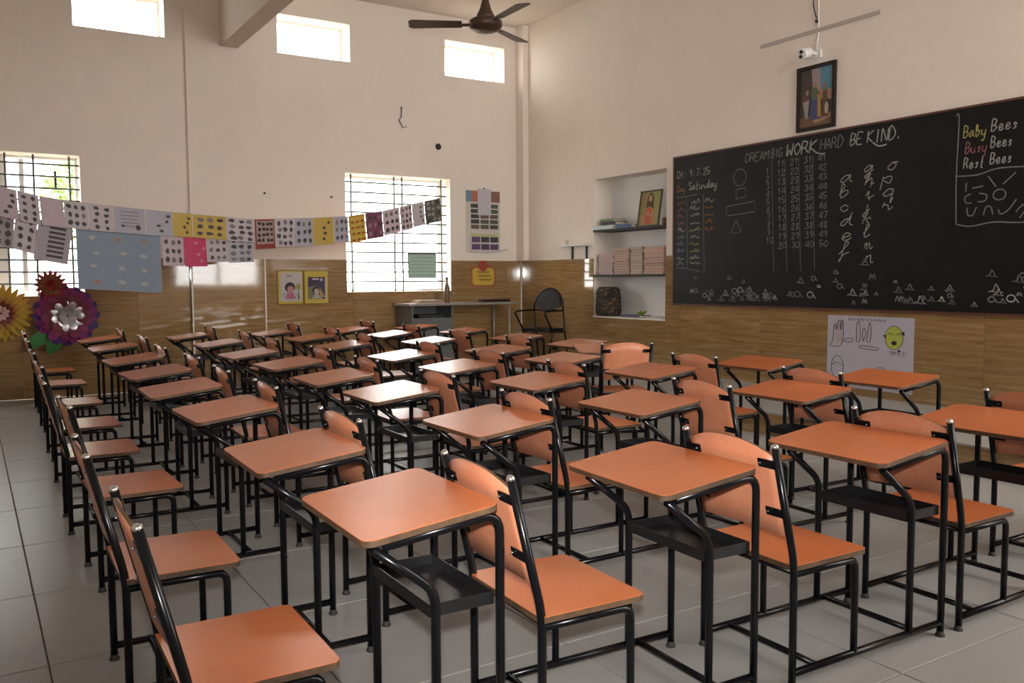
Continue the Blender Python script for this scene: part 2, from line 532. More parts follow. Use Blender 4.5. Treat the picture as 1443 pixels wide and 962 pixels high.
# light portals steer the sky light through the openings (they give off none themselves)
def portal(loc, sx, sy, direction):
    l = bpy.data.lights.new('window_portal', 'AREA')
    l.shape = 'RECTANGLE'; l.size = sx; l.size_y = sy
    l.cycles.is_portal = True
    o = bpy.data.objects.new('window_portal', l)
    o.location = loc
    o.rotation_euler = Vector(direction).to_track_quat('-Z', 'Y').to_euler()
    col.objects.link(o)
for a0, a1, z0, z1 in LOW + UPP:
    portal(((a0 + a1) / 2, YW + WT + 0.01, (z0 + z1) / 2), a1 - a0, z1 - z0, (0, -1, 0))
for a0, a1, z0, z1 in BACKW:
    portal(((a0 + a1) / 2, YB - 0.31, (z0 + z1) / 2), a1 - a0, z1 - z0, (0, 1, 0))
for a0, a1, z0, z1 in LEFTW:
    portal((XL - 0.31, (a0 + a1) / 2, (z0 + z1) / 2), a1 - a0, z1 - z0, (1, 0, 0))

# ------------------------------------------------------------------ school desks
FY = 0.20          # half spacing of the frames
ZN, DZ = 0.685, 0.045
DX0, DX1, DY0, DY1 = 0.405, 0.785, -0.22, 0.30
LEGX, DIAGX = 0.79, 0.60
def top_z(x): return ZN + DZ * (x - DX0) / (DX1 - DX0)

def unit_meshes():
    P = []   # (name, mesh, sub parts)
    R = 0.0125
    bk = M['black_metal']
    for s in (1, -1):
        y = s * FY
        p = MB().tube([(0, y, 0.012), (0, y, 0.41), (-0.095, y, 0.792)], R, 10, fillet=0.05)
        cp = MB().lathe([(0.0125, 0), (0.0128, 0.006), (0.009, 0.012), (0.003, 0.0145)], 10, c=(-0.0955, y, 0.789))
        ft = MB().lathe([(0.0175, 0), (0.0172, 0.006), (0.0138, 0.010), (0.0134, 0.02)], 10, c=(0, y, 0))
        P.append(('back_post', p.mesh('back_post', bk), [('post_cap', cp.mesh('post_cap', M['cap'])), ('rubber_foot', ft.mesh('rubber_foot', M['rubber']))]))
        p = MB().tube([(0.006, y, 0.374), (0.30, y, 0.374), (0.30, y, 0.05)], R * 0.95, 10, fillet=0.035)
        P.append(('seat_leg', p.mesh('seat_leg', bk), []))
        p = MB().tube([(0, y, 0.05), (LEGX, y, 0.05)], R, 10)
        P.append(('floor_rail', p.mesh('floor_rail', bk), []))
        zt = top_z(LEGX) - 0.018 - R
        p = MB().tube([(LEGX, y, 0.012), (LEGX, y, zt), (0.46, y, top_z(0.46) - 0.018 - R)], R, 10, fillet=0.055)
        ft = MB().lathe([(0.0175, 0), (0.0172, 0.006), (0.0138, 0.010), (0.0134, 0.02)], 10, c=(LEGX, y, 0))
        P.append(('desk_leg', p.mesh('desk_leg', bk), [('rubber_foot', ft.mesh('rubber_foot', M['rubber']))]))
        p = MB().tube([(DIAGX, y, 0.05), (DIAGX, y, 0.525), (0.43, y, top_z(0.43) - 0.018 - R * 0.8)], R, 10, fillet=0.045)
        P.append(('desk_strut', p.mesh('desk_strut', bk), []))
        # flat brackets that hold the backrest
        for z in (0.735, 0.575):
            xp = -0.095 * (z - 0.41) / 0.382
            b = MB().obox((xp - 0.011, y - s * 0.035, z), (0.002, 0, 0.0005), (0, 0.036, 0), (-0.0034, 0, 0.0135))
            b.lathe([(0.005, 0), (0.003, 0.003)], 8, mi=1, c=(xp - 0.017, y - s * 0.058, z - 0.001))
            P.append(('backrest_bracket', b.mesh('backrest_bracket', [bk, M['cap']]), []))
    for x, zc, r in ((0.12, 0.05, R * 0.9), (0.64, 0.05, R * 0.9)):
        P.append(('cross_rail', MB().tube([(x, -FY, zc), (x, FY, zc)], r, 10).mesh('cross_rail', bk), []))
    for x in (0.285, 0.02):
        P.append(('seat_bar', MB().tube([(x, -FY, 0.372), (x, FY, 0.372)], 0.010, 8).mesh('seat_bar', bk), []))
    b = MB().tube([(0.72, -FY, top_z(0.72) - 0.031), (0.72, FY, top_z(0.72) - 0.031)], 0.010, 8)
    P.append(('top_bar', b.mesh('top_bar', bk), []))
    # book tray: sheet with upturned rims
    t = MB(); z = 0.452
    x0, x1, y0, y1 = DIAGX - 0.012, LEGX - 0.013, -FY + 0.012, FY - 0.012
    t.box(x0, x1, y0, y1, z, z + 0.003)
    t.box(x0, x0 + 0.003, y0, y1, z + 0.003, z + 0.034); t.box(x1 - 0.003, x1, y0, y1, z + 0.003, z + 0.034)
    t.box(x0 + 0.003, x1 - 0.003, y0, y0 + 0.003, z + 0.003, z + 0.034); t.box(x0 + 0.003, x1 - 0.003, y1 - 0.003, y1, z + 0.003, z + 0.034)
    P.append(('book_tray', t.mesh('book_tray', M['tray']), []))
    # seat board
    s = MB()
    s.prism(rrect(-0.012, 0.345, -0.214, 0.214, 0.022), lambda a, b, c: (a, b, c), 0.389, 0.4055, 1, 1)
    s.prism(rrect(-0.012, 0.345, -0.214, 0.214, 0.022), lambda a, b, c: (a, b, c), 0.4055, 0.4075, 0, 0)
    P.append(('seat', s.mesh('seat', [M['laminate'], M['ply_edge']]), []))
    # desktop
    d = MB()
    fn = lambda a, b, c: (a, b, top_z(a) + c)
    d.prism(rrect(DX0, DX1, DY0, DY1, 0.034, 6), fn, -0.018, -0.002, 1, 1)
    d.prism(rrect(DX0, DX1, DY0, DY1, 0.034, 6), fn, -0.002, 0.0, 0, 0)
    P.append(('desktop', d.mesh('desktop', [M['laminate'], M['ply_edge']]), []))
    # curved backrest with an arched top
    b = MB(); n = 14; th = 0.010
    def bp(u, v, t):        # u along y -1..1, v 0..1 bottom to top
        zb = 0.495 + 0.012 * (1 - u * u)
        zt = 0.762 + 0.043 * (1 - abs(u) ** 2.4)
        z = zb + (zt - zb) * v
        x = -0.095 * (z - 0.41) / 0.382 - 0.014 * (1 - u * u) + t - 0.003
        return (x, u * 0.184, z)
    rows = 4
    ids = {}
    for side, t in ((0, 0.0), (1, th)):
        for i in range(n + 1):
            for j in range(rows + 1):
                ids[side, i, j] = b.add([bp(-1 + 2 * i / n, j / rows, t)])
    for i in range(n):
        for j in range(rows):
            b.face([ids[0, i, j], ids[0, i + 1, j], ids[0, i + 1, j + 1], ids[0, i, j + 1]], 0, True)
            b.face([ids[1, i, j], ids[1, i, j + 1], ids[1, i + 1, j + 1], ids[1, i + 1, j]], 0, True)
        b.face([ids[0, i, 0], ids[1, i, 0], ids[1, i + 1, 0], ids[0, i + 1, 0]], 1)
        b.face([ids[0, i, rows], ids[0, i + 1, rows], ids[1, i + 1, rows], ids[1, i, rows]], 1)
    for j in range(rows):
        b.face([ids[0, 0, j], ids[0, 0, j + 1], ids[1, 0, j + 1], ids[1, 0, j]], 1)
        b.face([ids[0, n, j], ids[1, n, j], ids[1, n, j + 1], ids[0, n, j + 1]], 1)
    P.append(('backrest', b.mesh('backrest', [M['ply_back'], M['ply_edge']]), []))
    return P

UNIT = unit_meshes()
# desktop centres and small turns, row by row (A is the row farthest from the windows)
SPOT = {
 'A': [(0.979, 2.185, -.018), (1.885, 2.127, -.036), (2.788, 2.059, -.013), (3.68, 2.05, 0), (4.655, 2.07, 0)],
 'B': [(0.975, 3.068, -.019), (1.895, 3.252, .013), (2.80, 3.314, -.005), (3.779, 3.198, -.025), (4.70, 3.28, -.02)],
 'C': [(1.023, 4.248, .026), (1.946, 4.384, -.023), (2.884, 4.347, -.004), (3.819, 4.409, -.03), (4.819, 4.376, .03)],
 'D': [(1.01, 5.22, -.021), (1.945, 5.269, -.037), (2.907, 5.399, -.025), (3.851, 5.448, .02), None],
 'E': [(1.048, 6.218, .034), (1.988, 6.306, .015), (2.955, 6.438, .012), (3.875, 6.452, .0), (4.88, 6.66, .005)],
 'F': [(1.078, 7.356, .013), (1.967, 7.33, .004), (2.971, 7.775, .006), (3.876, 7.791, -.023), (4.852, 7.709, -.002)],
 'G': [(1.122, 8.779, .006), (2.052, 8.701, .006), (3.054, 8.96, .006), (4.00, 9.02, -.006), (4.93, 9.0, 0)],
 'H': [(1.155, 10.059, .001), (2.041, 10.009, -.006), (2.963, 10.049, -.006), (3.93, 10.10, 0), (4.88, 10.16, 0)],
}
NTH = ['first', 'second', 'third', 'fourth', 'fifth', 'sixth', 'seventh', 'eighth']
for ri, r in enumerate('ABCDEFGH'):
    for ci in range(5):
        s = SPOT[r][ci]
        if s:
            cx, cy, a = s
            c, sn = math.cos(a), math.sin(a)
            lx, ly = (DX0 + DX1) / 2, (DY0 + DY1) / 2
            loc, rz = (cx - c * lx + sn * ly, cy - sn * lx - c * ly, 0), a
        else:
            loc, rz = (4.48, 5.47, 0), math.radians(63)
        root = empty('school_desk', loc, rz)
        lab = 'orange laminate school desk with attached chair, %s from blackboard in %s row from windows' % (NTH[4 - ci], NTH[7 - ri])
        if not s:
            lab = 'orange laminate school desk with attached chair, turned aside to face the windows'
        tag(root, lab, 'school desk', 'school desks with attached chairs in rows')
        for nm, me, subs in UNIT:
            o = link(nm, me, root)
            for sn2, sm in subs:
                link(sn2, sm, o)

# ------------------------------------------------------------------ chalk strokes
GL = {
 'A': "03 39 63|15 55", 'B': "03 09 39 58 36 06|36 65 54 33 03", 'D': "03 09 39 67 65 33 03", 'E': "69 09 03 63|06 46", 'G': "68 39 08 04 33 64 66 36",
 'H': "09 03|69 63|06 66", 'I': "39 33", 'K': "09 03|69 06 63", 'M': "03 09 36 69 63", 'N': "03 09 63 69", 'O': "39 07 05 33 65 67 39",
 'R': "03 09 39 58 36 06|36 63", 'S': "68 39 08 36 64 33 04", 'W': "09 13 36 53 69", 'L': "09 03 63",
 '0': "39 07 05 33 65 67 39", '1': "17 39 33", '2': "07 29 58 57 03 63", '3': "08 39 58 36 65 54 23 04", '4': "53 59 05 65",
 '5': "59 09 06 46 65 44 23 04", '6': "59 16 04 33 54 55 36 05", '7': "09 69 23", '8': "36 18 39 58 36 14 33 54 36", '9': "56 36 18 39 58 56 33",
 'a': "56 26 04 13 34 56|56 54 73", 'b': "04 28 19 08 13 33 55 36 15", 'c': "55 36 15 14 33 54", 'd': "56 26 04 13 34 59|59 54 73", 'e': "14 55 46 26 14 23 43 64",
 'f': "03 48 39 28 21 10 33 64", 'g': "56 26 04 13 34 56|56 41 20 11 64", 'h': "04 28 19 08 03|04 36 45 43 64", 'i': "04 26 23 43 64|28 29", 'j': "26 21 10 01 44|28 29",
 'k': "04 28 19 03|55 46 25 34 53", 'l': "04 38 29 18 13 33 54", 'm': "06 03 05 16 23|25 36 43 64", 'n': "06 03 05 26 36 43 63", 'o': "36 14 23 43 55 36 66",
 'p': "06 00|05 36 55 43 14", 'q': "56 26 04 23 54|56 50 62", 'r': "04 16 15 35 43 64", 's': "55 36 25 44 33 13", 't': "39 23 43|16 46", 'u': "06 04 23 43 56|56 53 64",
 'y': "06 04 23 54|56 41 20 11", '.': "23 24", ':': "23 24|26 27", '-': "16 46",
}
def write(mb, txt, u, v, h, wx=1.0, w=0.009, fn=None, rise=0.0, mi=0, slant=0.12, jit=0.14):
    k = h / 6.0
    x = u
    for ch in txt:
        if ch in GL:
            for pl in GL[ch].split('|'):
                pts = [(int(c[0]) + random.uniform(-jit, jit) * 0.5, int(c[1]) - 3 + random.uniform(-jit, jit) * 0.5) for c in pl.split()]
                pts = [(x + (a + b * slant) * k * wx, v + b * k + (x - u) * rise) for a, b in pts]
                mb.ribbon(smooth(pts), w, fn, mi)
        x += k * wx * (8 if ch != ' ' else 5)
    return x

# ------------------------------------------------------------------ blackboard
BY0, BY1, BZ0, BZ1 = 2.85, 7.69, 1.015, 2.69
XF = XB - 0.012 - 0.022
board = empty('blackboard', (XB, 5.27, BZ0))
tag(board, 'long blackboard with chalk letters and numbers on the tiled wall', 'blackboard')
def W(o, parent):
    """parent keeping world placement, for parts modelled in world space"""
    o.parent = parent
    o.matrix_parent_inverse = Matrix.LocRotScale(parent.location, parent.rotation_euler, parent.scale).inverted()
    return o
mb = MB(); mb.box(XF, XB - 0.0125, BY0, BY1, BZ0, BZ1); W(mb.build('writing_surface', M['board']), board)
for nm, q in (('side_rail', (BY1, BY1 + 0.022, BZ0, BZ1)), ('side_rail', (BY0 - 0.022, BY0, BZ0, BZ1)), ('top_rail', (BY0 - 0.022, BY1 + 0.022, BZ1, BZ1 + 0.018)), ('bottom_rail', (BY0 - 0.022, BY1 + 0.022, BZ0 - 0.018, BZ0))):
    mb = MB(); mb.box(XF - 0.006, XB - 0.0125, q[0], q[1], q[2], q[3]); W(mb.build(nm, M['board_frame']), board)
bf = lambda u, v: (XF - 0.0012, BY1 - u, v)
def chalk_part(nm, mb, mats):
    o = W(mb.build(nm, mats), board)
    if nm not in ('chalk_word', 'chalk_letter', 'chalk_circle', 'chalk_square', 'chalk_rectangle', 'chalk_triangle'): o['kind'] = 'stuff'
    return o
for txt, u, v, h, wx, lw, mt_ in (('DREAM', 1.09, 2.525, 0.085, 0.57, 0.010, 'chalk_dim'), ('BIG', 1.44, 2.53, 0.085, 0.42, 0.010, 'chalk_dim'), ('WORK', 1.63, 2.525, 0.115, 0.62, 0.013, 'chalk'),
                                  ('HARD', 2.04, 2.535, 0.10, 0.50, 0.009, 'chalk_dim'), ('BE', 2.38, 2.535, 0.10, 0.52, 0.010, 'chalk'), ('KIND.', 2.56, 2.53, 0.11, 0.50, 0.011, 'chalk')):
    c = MB(); write(c, txt, u, v, h, wx, lw, bf, slant=0.25, jit=0.6)
    if txt == 'WORK': c.ribbon(smooth([(1.97, 2.53), (2.04, 2.50), (2.10, 2.495)]), 0.012, bf)
    if txt == 'KIND.': c.ribbon(smooth([(2.62, 2.53), (2.68, 2.49), (2.76, 2.495)]), 0.012, bf)
    chalk_part('chalk_word', c, M[mt_])
c = MB(); write(c, 'Dt: 9.7.25', 0.05, 2.46, 0.075, 0.55, 0.008, bf); write(c, 'Saturday', 0.24, 2.31, 0.085, 0.50, 0.010, bf); chalk_part('chalk_date', c, M['chalk'])
c = MB(); write(c, 'Day', 0.05, 2.30, 0.07, 0.5, 0.008, bf); chalk_part('chalk_date', c, M['chalk_orange'])
# timetable at the window end of the board
c = MB()
for pl in ([(0.03, 2.235), (0.38, 2.25)], [(0.205, 2.23), (0.23, 1.42)], [(0.03, 1.43), (0.22, 1.42), (0.42, 1.385)], [(0.47, 2.25), (0.50, 1.36)], [(0.24, 1.84), (0.46, 1.86)]):
    c.ribbon(smooth(pl), 0.007, bf)
chalk_part('chalk_lines', c, M['chalk_dim'])
def scribble(c, u, v, w, h, n=9, lw=0.008):
    pts = []
    for k in range(n):
        pts.append((u + w * k / (n - 1) + random.uniform(-.01, .01), v + random.uniform(0, h) if k % 2 else v + random.uniform(0, h * 0.4)))
    c.ribbon(smooth(pts, 3), lw, bf)
cols = [M['chalk_pink'], M['chalk'], M['chalk_orange'], M['chalk_yellow'], M['chalk_blue']]
c = MB()
for k, z in enumerate([2.15, 2.08, 2.0, 1.92, 1.84, 1.76, 1.68, 1.60, 1.52, 1.46]):
    scribble(c, 0.06, z, 0.11, 0.055, 7); c.mi[-1:] = c.mi[-1:]
    nmi = 4 if k in (5, 6, 7) else (0 if k < 4 else 1)
    for q in range(len(c.mi)):
        if c.mi[q] == 0 and not getattr(c, 'done', 0) > q: c.mi[q] = nmi
    c.done = len(c.mi)
    scribble(c, 0.27, z, 0.15, 0.055, 9)
    nmi = 3 if k in (4, 6, 7) else 1
    for q in range(c.done, len(c.mi)): c.mi[q] = nmi
    c.done = len(c.mi)
    if k < 5:
        scribble(c, 0.50, z, 0.13, 0.05, 8)
        for q in range(c.done, len(c.mi)): c.mi[q] = 2 if k else 1
        c.done = len(c.mi)
chalk_part('chalk_timetable', c, cols)
# shapes
c = MB(); c.ribbon(smooth(ell(1.015, 2.375, 0.088, 0.088) + [(1.10, 2.375)], 2), 0.008, bf); chalk_part('chalk_circle', c, M['chalk_dim'])
c = MB(); c.ribbon([(0.96, 2.25), (1.095, 2.262), (1.10, 2.165), (0.968, 2.15), (0.96, 2.25)], 0.008, bf); chalk_part('chalk_square', c, M['chalk_dim'])
c = MB(); c.ribbon([(0.82, 2.08), (1.225, 2.11), (1.23, 2.0), (0.83, 1.98), (0.82, 2.08)], 0.008, bf); chalk_part('chalk_rectangle', c, M['chalk_dim'])
c = MB(); c.ribbon([(0.97, 1.925), (0.89, 1.79), (1.045, 1.80), (0.97, 1.925)], 0.009, bf); chalk_part('chalk_triangle', c, M['chalk_dim'])
# number columns one to fifty
c = MB()
for k in range(50):
    q, r = divmod(k, 10)
    u = 1.37 + q * 0.168 + r * 0.004
    z = (2.375 if q == 0 else 2.43 - 0.0 * q) - r * (0.079 if q == 0 else 0.0915)
    write(c, str(k + 1), u - (0.02 if k > 8 else 0), z, 0.062, 0.62, 0.0075, bf)
for q in range(1, 5):
    c.ribbon([(1.305 + q * 0.17 - 0.03, 2.50), (1.305 + q * 0.17 + 0.02, 1.38)], 0.005, bf)
chalk_part('chalk_numbers', c, M['chalk_dim'])
# cursive alphabet
for letters, u, z, dz, h, wx in (('abcdef', 2.28, 2.20, 0.135, 0.12, 0.95), ('ghijklmn', 2.55, 2.27, 0.117, 0.11, 0.80), ('opqr', 2.74, 2.27, 0.118, 0.12, 0.90)):
    for k, ch in enumerate(letters):
        c = MB(); write(c, ch, u + random.uniform(-.02, .02), z - k * dz, h, wx, 0.008, bf, slant=0.3, jit=0.4); chalk_part('chalk_letter', c, M['chalk'])
# boxed corner
c = MB()
for pl in ([(3.40, 2.64), (3.43, 2.62), (3.42, 2.15), (3.43, 1.75)], [(3.42, 2.145), (3.6, 2.14), (3.78, 2.175), (4.1, 2.16), (4.4, 2.17)], [(3.43, 1.75), (3.55, 1.725), (3.75, 1.75), (3.95, 1.735), (4.45, 1.74)],
           [(3.51, 2.085), (3.505, 2.015)], [(3.56, 2.035), (3.65, 2.045)], [(3.69, 2.12), (3.755, 2.03)], [(3.81, 2.045), (3.91, 2.13)], [(3.55, 1.99), (3.50, 1.965), (3.51, 1.92), (3.56, 1.915)], [(3.62, 1.99), (3.68, 1.97), (3.67, 1.925), (3.61, 1.92)],
           [(3.52, 1.88), (3.53, 1.82), (3.57, 1.815), (3.60, 1.88)], [(3.66, 1.81), (3.68, 1.875), (3.72, 1.87), (3.735, 1.81)], [(3.78, 1.85), (3.80, 1.81), (3.86, 1.84), (3.92, 1.92)], [(3.92, 1.82), (3.97, 1.87), (4.0, 1.85), (3.95, 1.77)]):
    c.ribbon(smooth(pl), 0.010, bf)
c.ribbon(smooth(ell(3.785, 1.965, 0.05, 0.042) + [(3.835, 1.965)], 2), 0.010, bf)
chalk_part('chalk_strokes', c, M['chalk_dim'])
for txt, u, v, h, wx, mt_ in (('Baby', 3.47, 2.455, 0.09, 0.42, 'chalk_yellow'), ('Bees', 3.70, 2.475, 0.09, 0.46, 'chalk'), ('Busy', 3.49, 2.325, 0.085, 0.42, 'chalk_pink'), ('Bees', 3.70, 2.345, 0.085, 0.40, 'chalk'), ('Rest', 3.48, 2.20, 0.085, 0.40, 'chalk'), ('Bees', 3.70, 2.215, 0.085, 0.40, 'chalk')):
    c = MB(); write(c, txt, u, v, h, wx, 0.009, bf, slant=0.25, jit=0.3); chalk_part('chalk_word', c, M[mt_])
# children's little letters and loops along the foot of the board
c = MB()
for k in range(95):
    u = random.uniform(0.3, 4.6); dens = 1.0 if u > 1.9 else 0.55
    z = 1.06 + abs(random.gauss(0, 0.17)) * dens
    if z > 1.55 or (u < 2.1 and z > 1.36): z = random.uniform(1.06, 1.3)
    r = random.uniform(0.014, 0.036)
    typ = random.random()
    if typ < 0.45:
        pts = [(u - r * 1.6, z), (u - r * .4, z + r * .5), (u, z + 1.8 * r), (u + r, z), (u - r, z + r * .1), (u + r * 1.7, z - r * .1)]
    elif typ < 0.75:
        pts = ell(u, z + r, r, r * 0.8, 8) + [(u + r, z + r), (u + 1.8 * r, z)]
    else:
        pts = [(u - r, z), (u - r * .5, z + 1.6 * r), (u, z + .2 * r), (u + r * .5, z + 1.5 * r), (u + r, z)]
    c.ribbon(smooth(pts, 3), random.uniform(0.006, 0.011), bf, random.choice((0, 0, 1)))
chalk_part('chalk_doodles', c, [M['chalk_dim'], M['chalk']])['kind'] = 'stuff'

# ------------------------------------------------------------------ things on the blackboard wall
# framed picture of a family group
pf = empty('framed_picture', (XB, 5.73, 2.74)); tag(pf, 'dark framed portrait picture of a seated group above the blackboard', 'picture')
y0, y1, z0, z1 = 5.50, 5.95, 2.74, 3.36
mb = MB()
for q in ((y0, y1, z0, z0 + .035), (y0, y1, z1 - .035, z1), (y0, y0 + .035, z0 + .035, z1 - .035), (y1 - .035, y1, z0 + .035, z1 - .035)):
    mb.box(XB - 0.03, XB, *q)
W(mb.build('frame', M['dark_frame']), pf)
mb = MB(); mb.box(XB - 0.016, XB - 0.002, y0 + .035, y1 - .035, z0 + .035, z1 - .035); W(mb.build('canvas', cmat(0.055, 0.038, 0.032, 0.35)), pf)
def paint(parent, nm, shapes, fn, d0=0.0):
    """flat printed shapes: list of (polygon, colour), each a hair prouder than the last"""
    mb = MB(); mats = []
    for k, (poly, c3) in enumerate(shapes):
        mm = cmat(*c3)
        if mm not in mats: mats.append(mm)
        d = d0 + 0.0004 * (k + 1)
        n = mb.add([fn(a, b, d) for a, b in poly]); mb.face([n + i for i in range(len(poly))], mats.index(mm))
    o = mb.build(nm, mats)
    o['kind'] = 'stuff'
    return W(o, parent)
fp = lambda a, b, d: (XB - 0.016 - d, y1 - .035 - a * 0.38, z0 + .035 + b * 0.55)
paint(pf, 'painting', [
    ([(.55, 1), (1, 1), (1, .55), (.62, .62)], (0.10, 0.26, 0.36)), ([(.35, 1), (.62, 1), (.66, .6), (.4, .6)], (0.32, 0.25, 0.25)), ([(.62, .62), (1, .6), (1, .42), (.6, .45)], (0.36, 0.22, 0.16)),
    ([(0, .18), (1, .22), (1, 0), (0, 0)], (0.16, 0.09, 0.05)), ([(.4, .1), (.95, .2), (.95, .12), (.5, .04)], (0.34, 0.20, 0.12)),
    ([(.36, .5), (.62, .5), (.68, .12), (.34, .12)], (0.045, 0.07, 0.17)), (ell(.45, .58, .11, .12), (0.10, 0.13, 0.08)), (ell(.44, .72, .055, .05), (0.36, 0.21, 0.15)),
    (ell(.2, .46, .12, .13), (0.13, 0.05, 0.045)), (ell(.24, .6, .05, .045), (0.33, 0.19, 0.14)), ([(.1, .45), (.3, .47), (.26, .15), (.18, .15)], (0.30, 0.27, 0.24)),
    ([(.55, .55), (.66, .55), (.68, .15), (.56, .15)], (0.35, 0.20, 0.06)), (ell(.6, .62, .045, .04), (0.36, 0.21, 0.15)),
    ([(.72, .6), (.84, .6), (.88, .14), (.7, .14)], (0.11, 0.06, 0.03)), (ell(.78, .67, .05, .045), (0.30, 0.17, 0.11)), (ell(.84, .28, .06, .1), (0.42, 0.36, 0.30)),
], fp)

# wall camera, its cable, and the conduit strip above
cc = empty('security_camera', (XB, 5.78, 3.46)); tag(cc, 'small white wall camera with two dark lenses above the framed picture', 'camera')
mb = MB(); mb.box(XB - 0.02, XB, 5.68, 5.78, 3.42, 3.50); W(mb.build('mount_plate', M['white_plastic']), cc)
mb = MB(); mb.tube([(XB - 0.01, 5.73, 3.46), (XB - 0.075, 5.768, 3.478)], 0.018, 10); W(mb.build('bracket', M['white_plastic']), cc)
d = Vector((-0.85, -0.12, -0.25)).normalized(); c0 = Vector((XB - 0.06, 5.77, 3.48))
mb = MB(); mb.tube([c0, c0 + d * 0.03, c0 + d * 0.16], 0.048, 14, radii=[0.034, 0.05, 0.05]); W(mb.build('housing', M['white_plastic']), cc)
side = d.cross(Vector((0, 0, 1))).normalized(); upv = side.cross(d)
for k in (1, -1):
    p = c0 + d * 0.1605 + upv * 0.021 * k - side * 0.006 * k
    mb = MB(); mb.tube([p, p + d * 0.006], 0.018, 12); W(mb.build('lens', M['dark']), cc)
mb = MB(); mb.tube([(XB - 0.006, 5.735, 3.50), (XB - 0.006, 5.735, 3.57), (XB - 0.006, 5.72, 3.63), (XB - 0.006, 5.735, ZC)], 0.006, 6)
cb = mb.build('camera_cable', M['white_plastic']); tag(cb, 'thin pale cable running up the wall from the camera', 'cable')
hk = empty('wire_hook', (XB, 5.735, 3.78)); tag(hk, 'dark looped wire and screw on the wall over the camera', 'wire')
mb = MB(); mb.tube([(XB - 0.004, 5.77, 4.05), (XB - 0.03, 5.77, 3.95), (XB - 0.03, 5.75, 3.86), (XB - 0.004, 5.745, 3.80)], 0.006, 6, fillet=0.03); W(mb.build('wire', M['dark']), hk)
mb = MB(); mb.tube([(XB, 5.735, 3.77), (XB - 0.025, 5.735, 3.77)], 0.016, 10); W(mb.build('screw', M['dark']), hk)
mb = MB(); mb.box(XB - 0.014, XB, 5.04, 6.44, 3.668, 3.702)
tag(mb.build('conduit_strip', mat('grey_strip', (0.50, 0.445, 0.40), 0.7)), 'faint grey conduit strip fixed along the wall above the camera', 'strip')

# drawn poster under the blackboard
ps = empty('poster', (XB - 0.013, 5.08, 0.27)); tag(ps, 'pale lavender poster with drawn hands and a green smiling face below blackboard', 'poster')
mb = MB(); mb.box(XB - 0.0145, XB - 0.0125, 4.625, 5.535, 0.27, 0.95); W(mb.build('sheet', cmat(0.45, 0.43, 0.49, 0.7)), ps)
pw = lambda a, b, d=0.0006: (XB - 0.0146 - d, 5.535 - a * 0.91, 0.27 + b * 0.68)
paint(ps, 'coloured_shapes', [(ell(.79, .73, .10, .155, 22), (0.42, 0.46, 0.08)), ([(.09, .62), (.10, .84), (.17, .9), (.19, .62)], (0.46, 0.36, 0.40)), ([(.66, .76), (.70, .76), (.70, .71)], (0.02, 0.02, 0.02)), ([(.90, .82), (.86, .80), (.90, .76)], (0.02, 0.02, 0.02)), ([(.83, .58), (.87, .56), (.84, .54)], (0.02, 0.02, 0.02)), (ell(.79, .66, .03, .028), (0.02, 0.01, 0.02))], pw)
c = MB()
P2 = lambda a, b: pw(a, b, 0.0042)
c.ribbon(smooth(ell(.79, .73, .10, .155, 16) + [(.89, .73)], 2), 0.006, P2)
for pl in ([(.72, .77), (.75, .79), (.78, .77)], [(.81, .77), (.84, .79), (.87, .77)],
           [(.03, .58), (.07, .65), (.08, .82), (.1, .88), (.12, .8), (.13, .9), (.16, .93), (.17, .8), (.19, .94), (.2, .75), (.18, .6), (.1, .56), (.03, .58)],
           [(.36, .66), (.36, .85), (.38, .93), (.4, .85), (.4, .66), (.36, .66)], [(.44, .66), (.43, .78), (.45, .84), (.47, .76), (.44, .66)], [(.48, .66), (.5, .85), (.51, .92), (.53, .84), (.52, .66), (.48, .66)],
           [(.22, .67), (.3, .69), (.31, .64), (.22, .64), (.22, .67)], [(.41, .6), (.6, .585), (.6, .55), (.41, .565), (.41, .6)],
           [(.06, .22), (.07, .36), (.13, .44), (.2, .36), (.2, .22), (.13, .1), (.06, .22)], [(.07, .3), (.13, .34), (.2, .3)], [(.1, .12), (.02, .0)], [(.16, .12), (.24, .02)],
           [(.42, .26), (.55, .24), (.55, .19), (.42, .21), (.42, .26)], [(.57, .16), (.6, .29), (.66, .32), (.72, .26), (.73, .14)], [(.63, .15), (.64, .27)], [(.68, .15), (.68, .27)]):
    c.ribbon(smooth(pl), 0.007, P2)
for k in range(9):
    a = .26 + .05 * k
    c.ribbon(smooth([(a, .94), (a + .012, .97), (a + .024, .935), (a + .036, .965)]), 0.005, P2)
write(c, 'SMILE', .745, .50, .05, 0.55, 0.005, P2, jit=0.15)
W(c.build('ink_lines', cmat(0.05, 0.04, 0.07, 0.6)), ps)['kind'] = 'stuff'

# niche shelves and what stands on them
for z in (1.945, 1.36):
    mb = MB(); mb.box(XB - 0.015, XB + ND, NICHE[0], NICHE[1], z - 0.028, z)
    o = mb.build('niche_shelf', M['dark_frame'])
    tag(o, 'dark wooden niche shelf holding %s' % ('the leaning picture' if z > 1.5 else 'stacked notebooks'), 'shelf', 'shelves of the wall niche')
mb = MB(); mb.box(XB - 0.02, XB + ND, NICHE[0], NICHE[1], NICHE[2], NICHE[2] + 0.018)
tag(mb.build('niche_sill', M['white_trim']), 'pale sill slab at the foot of the wall niche', 'sill')

